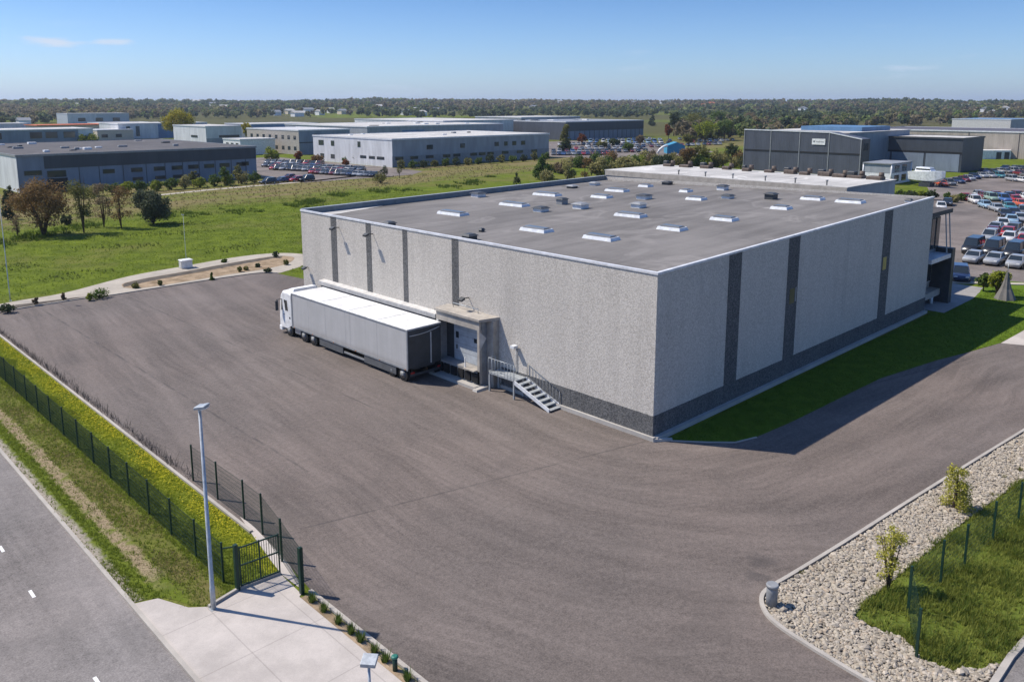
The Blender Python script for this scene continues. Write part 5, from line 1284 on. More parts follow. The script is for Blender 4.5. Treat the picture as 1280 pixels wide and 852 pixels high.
b0, b1, b2 = np.array([162.0, 56.6]), np.array([162.0, 50.0]), np.array([174.0, 50.0])
b3 = b0+b2-b1; cc4 = [tuple(b0), tuple(b1), tuple(b2), tuple(b3)]
def quadbox(cs, z0, z1, g=0.0):
    cs = np.array(cs); c_ = cs.mean(0); cs = c_ + (cs-c_)*(1+g)
    return MB().hexa([(x, y, z0) for x, y in cs], [(x, y, z1) for x, y in cs])
quadbox(cc4, 0, 2.6, 0).build('wall', M['white'], t); quadbox(cc4, 2.604, 4.7, .004).build('wall', M['clad_grey'], t); quadbox(cc4, 4.704, 4.95, .05).build('roof', M['grey'], t)
for c_ in cc4[:3]: MB().cyl((c_[0], c_[1], 0), (0, 0, 1), .2, 4.7, 8).build('column', M['coping'], t)
e0, e1 = np.array(cc4[1]), np.array(cc4[2]); dd = (e1-e0)/np.linalg.norm(e1-e0); nn = np.array([dd[1], -dd[0]])
for z in (.6, 2.9):
    for a in (.18, .58):
        p0, p1 = e0+dd*a*11, e0+dd*(a*11+2.6)
        MB().hexa([(p0[0], p0[1], z), (p1[0], p1[1], z), (p1[0]+nn[0]*.1, p1[1]+nn[1]*.1, z), (p0[0]+nn[0]*.1, p0[1]+nn[1]*.1, z)], [(p0[0], p0[1], z+1.5), (p1[0], p1[1], z+1.5), (p1[0]+nn[0]*.1, p1[1]+nn[1]*.1, z+1.5), (p0[0]+nn[0]*.1, p0[1]+nn[1]*.1, z+1.5)]).build('window', M['glass'], t)
t = hall('dark_glazed_hall', 'dark blue-grey hall with pale lower panels right of the slate hall', 210.5, 228.5, 50, 96, 9.2, 'clad_dark', 'white_roof', 'warehouse', [], [('x', a, a+8.8, .2, 5.0, 'clad_mid') for a in (50.6, 60, 69.4, 78.8)] + [('x', 50, 96, 5.05, 5.6, 'black')], 'darkmetal')
roof_units(t, 213, 226, 54, 90, 9.42, 4, 33, 1.2)
t = hall('beige_hall', 'long windowless beige hall at the far right edge behind the car park', 288, 330, 20, 110, 9.0, 'clad_beige', 'brown_clad', 'warehouse', [], [('x', a, a+.3, 0, 8.9, 'brown_clad') for a in (40, 56, 72)])
wl = thing('white_block', 'low white block with two dark openings against the beige hall', 'building', (277, 62, 0))
w0, w1 = gp(1227, 199)[:2], gp(1263, 199)[:2]
quadbox([tuple(w0), tuple(w1), tuple(w1+np.array([6, 2])), tuple(w0+np.array([6, 2]))], 0, 3.0).build('wall', M['white'], wl)
for a in (.5, .78):
    p0 = w0+(w1-w0)*a; p1 = w0+(w1-w0)*(a+.17); o_ = np.array([-.12, -.05])
    MB().hexa([(p0[0]+o_[0], p0[1]+o_[1], 0), (p1[0]+o_[0], p1[1]+o_[1], 0), (p1[0], p1[1], 0), (p0[0], p0[1], 0)], [(p0[0]+o_[0], p0[1]+o_[1], 2.4), (p1[0]+o_[0], p1[1]+o_[1], 2.4), (p1[0], p1[1], 2.4), (p0[0], p0[1], 2.4)]).build('door', M['darkmetal'], wl)
hall('far_pale_hall', 'pale hall with a blue roof on the far right above the beige hall', 512, 560, 118, 150, 9.5, 'clad_grey', 'clad_blue', 'warehouse', [], [('x', 118, 150, 0, 9.4, 'offwhite')])
hall('brown_roofed_hall', 'low dark-brown hall seen over the roof of the dark glazed hall', 340, 372, 98, 162, 7.0, 'brown_clad', 'dark_roof', 'warehouse', [('x', a, a+6, 2, 4) for a in (104, 120, 136)])
# white motor boat on a cradle
M['boat'] = plain('white_gelcoat', (.72, .74, .76), .25, .5)
bq = gp(1158, 233)
bt = thing('motor_boat', 'white motor boat stored ashore beside the porch block', 'boat', (bq[0], bq[1], 0))
ba = math.radians(-106); bd = np.array([math.cos(ba), math.sin(ba)]); bn = np.array([-bd[1], bd[0]])
def bpnt(u, v, z): p = bq[:2]+bd*u+bn*v; return (p[0], p[1], z)
rings = []
for u, wd_, zk in ((-4.2, 1.35, 1.0), (-2, 1.5, .9), (.5, 1.5, .9), (2.5, 1.15, 1.1), (3.8, .55, 1.7), (4.4, .08, 2.5)):
    rings.append([bpnt(u, 0, zk), bpnt(u, wd_*.7, zk+.45), bpnt(u, wd_, 3.5+.06*u), bpnt(u, -wd_, 3.5+.06*u), bpnt(u, -wd_*.7, zk+.45)])
MB().loft(rings).build('hull', M['boat'], bt)
MB().loft([[bpnt(u, w_, 3.35), bpnt(u+s_, w_*.75, 4.4), bpnt(u+s_, -w_*.75, 4.4), bpnt(u, -w_, 3.35)] for u, w_, s_ in ((-2.6, 1.1, .2), (1.6, .95, -.7))]).build('cabin', M['boat'], bt)
MB().loft([[bpnt(u, w_, 3.75), bpnt(u, w_, 4.1), bpnt(u, -w_, 4.1), bpnt(u, -w_, 3.75)] for u, w_ in ((-2.3, 1.02), (1.15, .9))]).build('cabin_window', M['carglass'], bt)
MB().box(bq[0]-1.6, bq[0]+1.6, bq[1]-1.2, bq[1]+1.2, 0, .95).build('cradle', M['darkmetal'], bt)

# ------------------------------------------------------------------ cars
cp = NM('car_paint', .28, .5)
oi = cp.new('ObjectInfo'); cp.base(oi.outputs['Color']); cp.b.inputs['Coat Weight'].default_value = .6; cp.b.inputs['Coat Roughness'].default_value = .06
PAINT = cp.mat
def make_car(kind):
    L, W, H, hood, boot = {'hatchback': (4.0, 1.75, 1.48, 1.05, .25), 'saloon': (4.6, 1.82, 1.44, 1.25, .85), 'van': (5.0, 1.95, 2.15, .75, .05), 'estate': (4.6, 1.85, 1.66, 1.15, .12)}[kind]
    t = bpy.data.objects.new('parked_car' if kind != 'van' else 'parked_van', None); col.objects.link(t); t.empty_display_size = .3
    hw = W/2; belt = .92 if kind != 'van' else 1.15; hl = L/2
    def ring(x, zt, w_): return [(x, -w_*.92, .24), (x, w_*.92, .24), (x, w_, .5), (x, w_, zt-.12), (x, w_*.9, zt), (x, -w_*.9, zt), (x, -w_, zt-.12), (x, -w_, .5)]
    body = MB().loft([ring(-hl, .72, hw*.84), ring(-hl+.10, belt-.08, hw*.93), ring(-hl+.5, belt, hw), ring(0, belt+.02, hw), ring(hl-hood, belt, hw), ring(hl-.35, belt-.14, hw*.96), ring(hl-.06, .70, hw*.86), ring(hl, .60, hw*.78)], 0, True).build('body', PAINT, t)
    # greenhouse: glass with a painted roof and pillars
    a0, a1 = -hl+boot, hl-hood-.05; r0, r1 = a0+(.35 if kind != 'van' else .08), a1-(.75 if kind != 'van' else .5); wi = hw*.90; wt = hw*.74
    def gq(z, x0, x1, w_): return [(x0, -w_, z), (x1, -w_, z), (x1, w_, z), (x0, w_, z)]
    MB().hexa(gq(belt-.01, a0, a1, wi), gq(H-.05, r0, r1, wt)).build('windows', M['carglass'], t)
    MB().hexa(gq(H-.048, r0-.03, r1+.03, wt+.02), gq(H, r0+.12, r1-.12, wt-.12)).build('roof', PAINT, t)
    pl = MB()
    for s_ in (-1, 1):
        for f in (0, .5, 1):
            xb, xt = a0+(a1-a0)*f, r0+(r1-r0)*f
            pl.bar((xb, s_*(wi+.005), belt-.02), (xt, s_*(wt+.005), H-.03), .08, .05)
    pl.build('pillars', PAINT, t)
    for s_ in (-1, 1):
        for x in (-hl*.60, hl*.60):
            w_ = MB().cyl((x, s_*(hw-.19), .31), (0, s_, 0), .31, .2, 14).build('wheel', M['rubber'], t)
            MB().cyl((x, s_*(hw+.0), .31), (0, s_, 0), .19, .02, 10).build('rim', M['chrome'], w_)
        MB().box(hl-.22, hl-.02, s_*hw*.62-.17, s_*hw*.62+.17, .60, .74).build('headlight', M['lens'], t)
        MB().box(-hl-.005, -hl+.1, s_*hw*.66-.13, s_*hw*.66+.13, .66, .82).build('tail_light', M['red'], t)
    return t
PROTO = {k_: None for k_ in ('hatchback', 'saloon', 'van', 'estate')}
CARC = {'white': (.60, .60, .59), 'silver': (.30, .315, .33), 'light grey': (.30, .31, .32), 'grey': (.12, .125, .13), 'black': (.015, .016, .018), 'dark blue': (.02, .035, .09), 'blue': (.05, .12, .30), 'red': (.38, .02, .02), 'dark red': (.14, .015, .02), 'teal': (.05, .19, .22), 'light blue': (.24, .36, .46), 'orange': (.50, .09, .03), 'pale green': (.22, .32, .26)}
def car(x, y, head, colour, kind, label, group):
    p = PROTO[kind]
    if p is None: PROTO[kind] = o = make_car(kind)
    else: o = copy_tree(p)
    o.location = (x, y, .02); o.scale = (.94, .94, .94); o.rotation_euler = (0, 0, math.radians(head))
    for ch in o.children:
        if ch.name.split('.')[0] in ('body', 'roof', 'pillars'): ch.color = CARC[colour] + (1,)
    tag(o, label, 'van' if kind == 'van' else 'car', group)
    return o
MIXC = ['silver', 'grey', 'black', 'dark blue', 'grey', 'silver', 'black', 'dark red', 'grey', 'blue', 'black', 'white', 'light grey', 'red']
KINDS = ['hatchback', 'saloon', 'estate', 'hatchback', 'saloon']
def carpx(lst, head, where, group, jit=5):
    for i, (px, py, c_, k_) in enumerate(lst):
        q = gp(px, py); car(q[0], q[1], head+random.uniform(-jit, jit), c_, k_, f'{c_} {k_} {where}, {nth(i)}', group)
carpx([(1217, 327, 'silver', 'saloon'), (1243, 329.5, 'silver', 'saloon'), (1270, 333, 'light grey', 'saloon'), (1296, 337, 'white', 'saloon')], 186, 'in front of the black vans', 'cars in the front row of the right car park')
vv = []
for i, (px, py) in enumerate(((1212, 317), (1238, 319.5), (1264, 323), (1290, 327))):
    q = gp(px, py); car(q[0]+1.2, q[1], 183, 'black', 'van', f'black flat-roofed van behind the silver cars, {nth(i)}', 'black vans in the right car park')
carpx([(1237, 300, 'silver', 'estate'), (1261, 302, 'white', 'hatchback'), (1281, 305, 'red', 'saloon'), (1240, 295, 'dark red', 'hatchback'), (1260, 295, 'red', 'saloon'), (1244, 289, 'silver', 'saloon'), (1266, 292, 'grey', 'estate'), (1283, 296, 'light grey', 'saloon')], 186, 'packed behind the black vans', 'cars packed behind the black vans')
carpx([(1253, 284, 'white', 'hatchback'), (1264, 279, 'light blue', 'saloon'), (1275, 277, 'silver', 'hatchback'), (1286, 275, 'grey', 'saloon')], 200, 'in the slanting row behind the packed red cars', 'cars in the slanting row')
carpx([(1208, 250.5, 'red', 'hatchback'), (1219, 254, 'white', 'estate'), (1232, 260, 'light blue', 'hatchback'), (1246, 264, 'silver', 'saloon'), (1261, 262, 'teal', 'saloon'), (1276, 258, 'orange', 'saloon')], 215, 'at the front of the crowded middle group', 'front cars of the middle group')
carpx([(1224, 246.5, 'silver', 'hatchback'), (1231, 248.5, 'dark red', 'hatchback'), (1239, 250.5, 'pale green', 'estate'), (1245, 247.5, 'dark red', 'saloon'), (1254, 252, 'blue', 'estate'), (1262, 248.5, 'dark blue', 'saloon'), (1269, 252.5, 'red', 'saloon'), (1272, 247, 'dark red', 'hatchback'), (1283, 250, 'white', 'saloon')], 215, 'at the back of the crowded middle group', 'back cars of the middle group')
carpx([(1177, 232.5, 'orange', 'hatchback'), (1186, 231.5, 'grey', 'estate'), (1197, 229, 'dark blue', 'saloon'), (1205, 227, 'dark red', 'hatchback'), (1211, 225.5, 'silver', 'hatchback'), (1218, 223.5, 'dark blue', 'hatchback'), (1227, 222, 'silver', 'saloon'), (1237, 222, 'light grey', 'saloon'), (1249, 222, 'teal', 'estate'), (1266, 226.5, 'silver', 'estate'), (1279, 228, 'white', 'saloon')], 228, 'in the curved row before the dark glazed hall', 'cars in the curved row')
carpx([(1232, 216.5, 'dark blue', 'saloon'), (1241, 217, 'black', 'saloon'), (1250, 216, 'light grey', 'saloon'), (1258, 216.5, 'grey', 'saloon'), (1268, 216, 'silver', 'estate'), (1275, 219, 'dark red', 'saloon'), (1284, 221, 'grey', 'saloon')], 228, 'behind the curved row, beside the grass', 'cars behind the curved row')
carpx([(1256, 271, 'black', 'saloon'), (1267, 270, 'dark blue', 'hatchback'), (1279, 268, 'grey', 'estate'), (1290, 266, 'black', 'saloon')], 200, 'between the middle group and the slanting row', 'cars between the middle group and slanting row')
carpx([(1296, 222, 'black', 'estate'), (1290, 214, 'dark blue', 'saloon'), (1279, 213, 'black', 'hatchback'), (1270, 212.5, 'grey', 'saloon'), (1258, 212.5, 'dark blue', 'saloon')], 228, 'in the last row against the grass', 'cars in the last row against the grass')
carpx([(1184, 256.5, 'black', 'saloon'), (1176, 262, 'white', 'hatchback')], 200, 'by the shrubs next to the entrance block roof', 'cars by the entrance shrubs')
q = gp(1200, 349); car(q[0], q[1], 200, 'dark blue', 'estate', 'dark blue estate car alone on the walkway beside the entrance block', None)
def car_row(p0, p1, n, head, where, group, seed):
    rd = random.Random(seed); a, b = gp(*p0), gp(*p1)
    for i in range(n):
        f = (i+rd.uniform(-.12, .12))/(n-1); c_ = rd.choice(MIXC); k_ = rd.choice(KINDS)
        car(a[0]+(b[0]-a[0])*f, a[1]+(b[1]-a[1])*f, head+rd.uniform(-4, 4), c_, k_, f'{c_} {k_} {where}, {nth(i)}', group)
for i, (p0, p1, n_, sd_) in enumerate((((392, 217), (466, 221), 12, 1), ((342, 212), (440, 216.5), 15, 2), ((334, 208.5), (452, 213.5), 17, 3), ((336, 204.5), (400, 207), 9, 4))):
    car_row(p0, p1, n_, 215, 'in the %s row beside the pale warehouse' % ('nearest', 'second', 'third', 'farthest')[i], 'cars in the car park left of the pale warehouse', sd_)
carpx([(370, 227, 'red', 'hatchback'), (383, 226.5, 'black', 'estate'), (362, 224, 'dark red', 'saloon'), (352, 228, 'dark blue', 'saloon'), (335, 230, 'black', 'estate')], 190, 'by the right end of the dark-topped hall', 'cars by the right end of the dark-topped hall')
for i, (p0, p1, n_, sd_) in enumerate((((692, 194), (760, 193.5), 12, 11), ((692, 190.5), (806, 190.5), 15, 12), ((712, 187.5), (800, 186.5), 12, 13), ((735, 184.5), (848, 184), 14, 14))):
    car_row(p0, p1, n_, 225, 'in the %s row before the long dark hall' % ('nearest', 'second', 'third', 'fourth')[i], 'cars in the car park before the long dark hall', sd_)
for i, (p0, p1, n_, sd_) in enumerate((((700, 182), (735, 181.5), 7, 21), ((735, 181.6), (835, 181.4), 14, 22), ((740, 176.5), (812, 175.8), 12, 23), ((852, 183), (900, 181), 8, 24), ((866, 178.5), (915, 176.5), 8, 25))):
    car_row(p0, p1, n_, 225, 'in the %s row by the blue tent' % ('short left', 'long middle', 'farthest', 'right', 'outermost')[i], 'cars around the blue tent', sd_)
rd = random.Random(5)
for i, px in enumerate(np.linspace(738, 826, 12)):
    q = gp(px, 178.6+(i % 2)*.9); c_ = ('light blue', 'blue', 'white')[i*7 % 3]
    car(q[0], q[1], 225, c_, 'van', f'{c_} delivery van before the long dark hall, {nth(i)}', 'delivery vans before the long dark hall')
for i, px in enumerate(np.linspace(812, 900, 8)):
    q = gp(px, 175+(i % 3)); c_ = ('white', 'light blue', 'dark blue', 'grey', 'red')[i % 5]
    car(q[0], q[1], 225, c_, 'saloon', f'{c_} saloon beyond the blue tent, {nth(i)}', 'cars beyond the blue tent')
tq = gp(846, 192); tt = thing('blue_tent', 'bright blue tent with a white arched entrance at the end of the far car park', 'tent', (tq[0], tq[1], 0))
M['tent'] = plain('blue_canvas', (.05, .24, .38), .7, .2)
tw = 3.4; td = np.array([math.cos(PHI), math.sin(PHI)]); tn = np.array([td[1], -td[0]])
def tp(u, v, z): p = tq[:2]+tn*u+td*v; return (p[0], p[1], z)
MB().loft([[tp(-tw*1.1, v, 0), tp(tw*.9, v, 0), tp(tw*.9, v, 3.0), tp(0, v, 4.3), tp(-tw*1.1, v, 3.0)] for v in (0, 7)]).build('canvas', M['tent'], tt)
MB().tube([tp(-tw*1.1-3.8, -1, .2), tp(-tw*1.1-3.0, -1, 1.6), tp(-tw*1.1-1.6, -1, 2.7), tp(-tw*1.1, -1, 3.1)], [.45, .45, .45, .45], 8).build('arch', M['white'], tt)

# ------------------------------------------------------------------ houses among the far trees
hs = [(345, 148, 'w'), (362, 147, 'c'), (372, 149, 'w'), (385, 146, 'w'), (400, 148, 'w'), (415, 146.5, 'w'), (428, 147.5, 'c'), (474, 144, 'w'), (484, 148, 'c'), (508, 148, 'w'), (520, 146, 'w'), (528, 148.5, 'w'), (545, 146, 'c'),
      (792, 140, 'w'), (815, 139, 'w'), (826, 137, 'w'), (838, 140, 'w'), (845, 138, 'o'), (880, 142, 'o'), (888, 141, 'o'), (918, 134.5, 'w'), (930, 135, 'c'), (957, 131.5, 'c'), (1003, 145, 'w'), (1025, 133, 'w'), (1192, 141.5, 'o'), (1205, 143, 'w'), (1218, 142, 'c'), (1231, 146, 'w'), (1240, 149, 'w'), (1255, 145.5, 'w'), (1268, 148, 'c'), (1180, 140, 'c'),
      (268, 141, 'w'), (246, 139, 'w'), (280, 143, 'c'), (300, 138, 'w'), (612, 142, 'w'), (640, 141, 'w'), (668, 143.5, 'c'), (700, 140, 'w'), (735, 139.5, 'w'), (100, 143, 'c'), (30, 158, 'w'), (895, 157, 'c'), (915, 156, 'c')]
for i, (px, py, k_) in enumerate(sorted(hs)):
    q = gp(px, py); d = min(dist(q), 2400)
    r_ = ray(px, py); u = r_[:2]/np.hypot(*r_[:2]); x, y = CAM[:2]+u*d; z = float(terrain_z(np.array([x]), np.array([y]))[0])
    s_ = .7+d/1800
    nm = {'w': 'white', 'c': 'cream', 'o': 'terracotta-roofed'}[k_]
    t = thing('house', f'tiny {nm} house among the far trees, {nth(i) if i < 29 else nth(len(hs)-1-i, "from the right")}', 'house', (x, y, z), 'far houses among the trees')
    a, b, h = 6*s_*random.uniform(.8, 1.5), 4*s_, 4.2*s_**.5
    MB().box(x-a*.6, x+a*.6, y-b, y+b, z-2, z+h).build('wall', M['white' if k_ == 'w' else 'cream'], t)
    mb = MB(); a_ = a*.66; b_ = b*1.08
    mb.add([(x-a_, y-b_, z+h), (x+a_, y-b_, z+h), (x+a_, y+b_, z+h), (x-a_, y+b_, z+h), (x-a_, y, z+h*1.5), (x+a_, y, z+h*1.5)], [(0,1,5,4), (2,3,4,5), (0,4,3), (1,2,5), (0,3,2,1)])
    mb.build('roof', M['orange' if k_ == 'o' else 'white_roof' if i % 3 else 'grey'], t)

# ------------------------------------------------------------------ the far wood (uncountable)
FM = leafmat('far_foliage', (.1, .1, .1), (.1, .1, .1), .5, .45, tint=True)
rg = np.random.default_rng(21)
NT = 21000
px = rg.uniform(-420, 1700, NT); d = np.exp(rg.uniform(np.log(300), np.log(3300), NT))
a = (px-640)/FPX/1.0
dirx = _FW[0]*math.cos(TH)+_RT[0]*a; diry = _FW[1]*math.cos(TH)+_RT[1]*a
nrm = np.hypot(dirx, diry); X = CAM[0]+dirx/nrm*d; Y = CAM[1]+diry/nrm*d
Z = terrain_z(X, Y)
f = (X-CAM[0])*_FW[0]+(Y-CAM[1])*_FW[1]; dep = f*math.cos(TH)-(Z-CAM[2])*math.sin(TH); upv = f*math.sin(TH)+(Z-CAM[2])*math.cos(TH)
py = CYP-FPX*upv/dep
lim = np.interp(px, [-420, 0, 60, 130, 240, 330, 420, 560, 690, 800, 806, 838, 842, 930, 1090, 1190, 1260, 1700], [155, 158, 156, 151, 149, 149, 147, 148, 146, 149, 146, 146, 178, 174, 158, 158, 150, 150])
keep = py < lim
keep &= ~((px > 806) & (px < 836) & (py > 146))
keep &= ~((px > 975) & (px < 1062) & (py > 140.5) & (py < 144.5))
keep &= ~((px > 850) & (px < 872) & (py > 148) & (py < 152)) & ~((px > 915) & (px < 965) & (py > 151.5) & (py < 155.5))
keep &= ~((px > 352) & (px < 440) & (py > 143) & (py < 149) & (rg.uniform(size=NT) < .75))
keep &= rg.uniform(size=NT) < np.clip(.62+.38*np.sin(X/140)*np.cos(Y/170)+(d > 1500)*.3, .25, 1)
X, Y, Z, d, px = X[keep], Y[keep], Z[keep], d[keep], px[keep]
PAL = np.array([(.115, .135, .05), (.07, .09, .045), (.15, .15, .062), (.14, .12, .072), (.12, .165, .05), (.125, .108, .070), (.07, .095, .05), (.16, .138, .085), (.045, .07, .04)])
wts = np.array([.17, .14, .14, .15, .09, .13, .10, .05, .03]); wts /= wts.sum()
zone = np.sin(X/210+1.3)+np.cos(Y/190)
ci = np.where(zone > .7, rg.choice([3, 5, 7, 2], len(X)), np.where(zone < -.9, rg.choice([1, 6, 8, 0], len(X)), rg.choice(9, len(X), p=wts)))
Vs, Ts = [], []
for lo_, hi_, nl, szf in ((0, 620, 230, .095), (620, 1100, 100, .135), (1100, 1900, 46, .20), (1900, 9e9, 26, .27)):
    I = np.where((d >= lo_) & (d < hi_))[0]; k_ = len(I)
    if not k_: continue
    wd_ = rg.uniform(6.5, 12.5, k_)*(1+.25*(d[I] > 1500)); ht = rg.uniform(6.0, 11.5, k_)
    # each crown: a handful of clumps
    nc = 9
    cu = rg.normal(size=(k_, nc, 3)); cu /= np.linalg.norm(cu, axis=2)[..., None]; cu *= rg.uniform(.2, 1, (k_, nc, 1))**.5
    cc = cu*np.stack([wd_*.36, wd_*.36, ht*.32], 1)[:, None, :]; cc[..., 2] += (ht*.56)[:, None]
    pick = rg.integers(0, nc, (k_, nl)); c_ = np.take_along_axis(cc, pick[..., None].repeat(3, 2), 1)
    u = rg.normal(size=(k_, nl, 3)); u /= np.linalg.norm(u, axis=2)[..., None]
    P = c_+u*(wd_*.17)[:, None, None]*rg.uniform(.5, 1.15, (k_, nl, 1))
    P += np.stack([X[I], Y[I], Z[I]], 1)[:, None, :]
    n_ = u*.8+rg.normal(size=u.shape)*.7+np.array([0, 0, .4]); n_ /= np.linalg.norm(n_, axis=2)[..., None]
    A = np.cross(n_, rg.normal(size=u.shape)); A /= np.linalg.norm(A, axis=2)[..., None]; Bv = np.cross(n_, A)
    s_ = (wd_*szf)[:, None, None]*rg.uniform(.6, 1.4, (k_, nl, 1))
    V = np.stack([P-A*s_, P-Bv*s_*.7, P+A*s_, P+Bv*s_*.7], 2).reshape(-1, 4, 3)
    Vs.append(V); Ts.append(np.repeat(PAL[ci[I]]*rg.uniform(.85, 1.5, (k_, 1)), nl, 0))
tag(faces_mesh('far_wood', np.concatenate(Vs), FM, None, np.concatenate(Ts)), 'mixed far-off woodland reaching to the skyline', 'woodland', kind='stuff')

# ------------------------------------------------------------------ grass, flowers, stones (uncountable)
def tufts(name, label, pts, h, k_, mat, wdt, sd=0, lean=.45, tint=None):
    rg = np.random.default_rng(sd); n = len(pts)
    P = np.repeat(pts, k_, 0); N_ = n*k_
    a = rg.uniform(0, 6.283, N_); hh = np.repeat(h*rg.uniform(.45, 1.35, n), k_)*rg.uniform(.6, 1.15, N_); le = rg.uniform(.05, lean, N_)*hh*1.4; r0 = rg.uniform(0, .07+h*.2, N_)
    b = rg.uniform(0, 6.283, N_)
    B = np.stack([P[:, 0]+np.cos(b)*r0, P[:, 1]+np.sin(b)*r0, np.full(N_, .012)], 1)
    T = B+np.stack([np.cos(a)*le, np.sin(a)*le, hh], 1)
    W = np.stack([-np.sin(a), np.cos(a), np.zeros(N_)], 1)*(wdt*rg.uniform(.6, 1.3, N_))[:, None]
    return tag(faces_mesh(name, np.stack([B-W, B+W, T], 1), mat), label, 'grass', kind='stuff')
def scatter(n, x0, x1, y0, y1, fn, sd):
    rg = np.random.default_rng(sd); P = np.stack([rg.uniform(x0, x1, n), rg.uniform(y0, y1, n)], 1)
    nn_ = (np.sin(P[:, 0]*1.9+np.sin(P[:, 1]*.8)*2)+np.sin(P[:, 1]*1.3+np.cos(P[:, 0]*1.1)*1.7))*.25+.5
    return P[fn(P, nn_, rg)]
vp = np.array(VERGE)
G1 = leafmat('verge_blades', (.13, .17, .02), (.22, .27, .042), .35, .5)
G2 = leafmat('dry_blades', (.18, .155, .065), (.30, .26, .12), .5, .4)
G3 = leafmat('flower_heads', (.40, .34, .012), (.54, .45, .02), .5, .2)
G4 = leafmat('lawn_blades', (.070, .115, .012), (.12, .18, .02), .5, .3)
pv = scatter(62000, -26.72, -21.15, 2.4, 62, lambda P, q, r: in_poly(P[:, 0], P[:, 1], VERGE) & (np.where(P[:, 0] > -23.9, .95, np.where(P[:, 0] < -25.75, np.where((P[:, 0] < -26.25) & (P[:, 1] > 8.5), .12, .8), np.where(np.abs(P[:, 0]+25.42+.10*np.sin(P[:, 1]*1.3)) < .30, .10, .25+.3*q))) > r.uniform(size=len(P))), 1)
yz = (pv[:, 0] > -22.35+.35*np.sin(pv[:, 1]*.5)+.2*np.sin(pv[:, 1]*1.7))
tufts('verge_grass', 'rough green grass growing on the verge by the street', pv[~yz], .11, 4, G1, .016, 1)
tufts('yellow_green_grass', 'yellow-green grass strip between the fence and the yard kerb', pv[yz], .05, 4, leafmat('yellowgreen_blades', (.15, .21, .018), (.25, .30, .03), .35, .5), .018, 11)
pd_ = scatter(16000, -25.6, -23.6, 3, 62, lambda P, q, r: (q*.9 > r.uniform(size=len(P))) & ((P[:, 0] > -25.1) | (r.uniform(size=len(P)) < .25)), 2)
tufts('dry_grass', 'dry straw-coloured grass along the worn track of the verge', pd_, .09, 3, G2, .014, 2)
pf = scatter(8000, -22.5, -21.15, 5.6, 62, lambda P, q, r: (np.clip((P[:, 0]+22.5)/1.2, .03, 1)**1.6*np.clip(.25+.9*np.sin(P[:, 1]*.42+.6)**2, 0, 1)) > r.uniform(size=len(P)), 3)
rg = np.random.default_rng(8); n = len(pf)
C_ = np.stack([pf[:, 0], pf[:, 1], rg.uniform(.05, .15, n)], 1); s_ = rg.uniform(.02, .042, n)[:, None]
A = rg.normal(size=(n, 3))*[1, 1, .35]; A /= np.linalg.norm(A, axis=1)[:, None]; Bv = np.cross(A, np.array([0, 0, 1.])+rg.normal(size=(n, 3))*.25); Bv /= np.linalg.norm(Bv, axis=1)[:, None]
tag(faces_mesh('yellow_flowers', np.stack([C_-A*s_, C_-Bv*s_, C_+A*s_, C_+Bv*s_], 1), G3), 'yellow wild flowers between the fence and the yard kerb', 'flowers', kind='stuff')
GI = leafmat('island_blades', (.17, .20, .03), (.29, .315, .07), .35, .5)
pg = scatter(26000, -8.6, 22, -21, -14.7, lambda P, q, r: in_poly(P[:, 0], P[:, 1], GR) & (q+.25 > r.uniform(size=len(P))), 4)
tufts('island_grass', 'long green grass around the fence beside the stone island', pg, .24, 4, GI, .02, 4, .6)
pt_ = scatter(1500, -8.2, 20, -21, -15, lambda P, q, r: in_poly(P[:, 0], P[:, 1], GR) & (q > .55), 14)
tufts('tall_island_grass', 'taller darker grass clumps around the island fence', np.repeat(pt_, 5, 0)+np.random.default_rng(6).normal(0, .09, (len(pt_)*5, 2)), .36, 4, leafmat('clump_blades', (.06, .095, .014), (.13, .18, .03), .4, .45), .018, 15, .8)
pl_ = scatter(26000, .8, 58, -8, -.5, lambda P, q, r: (P[:, 1] > np.interp(P[:, 0], [.8, 2, 3.1, 4.6, 7.8, 20, 27, 30.8, 35.4, 41.4, 58], [-.8, -2.2, -3.3, -3.75, -4.05, -4.6, -5.8, -6.8, -7.8, -8, -10]))&~((P[:, 0] > 42) & (P[:, 1] > -1.4)), 5)
tufts('lawn_grass', 'short lawn grass along the shaded side of the warehouse', pl_, .09, 3, G4, .014, 5)
pm = scatter(60000, -26, 70, 60, 124, lambda P, q, r: (P[:, 1] > np.interp(P[:, 0], [-26, -18.3, -12.6, -4.8, 1.9, 8.5, 16, 17, 40, 70], [61, 63, 63.6, 67.6, 69, 70.2, 68, 54, 42, 42])) & (q+.1 > r.uniform(size=len(P))), 6)
pm2 = scatter(9000, 8.5, 34, 38.4, 66, lambda P, q, r: (P[:, 0] > np.interp(P[:, 1], [38, 46, 53, 57.5, 62, 66], [9.2, 9.2, 8.7, 9.4, 16.3, 16.4])), 7)
tufts('meadow_grass', 'tussocky green meadow grass behind the yard', np.concatenate([pm, pm2]), .11, 3, leafmat('meadow_blades', (.10, .15, .014), (.17, .23, .026), .12, .55), .035, 6, .7)
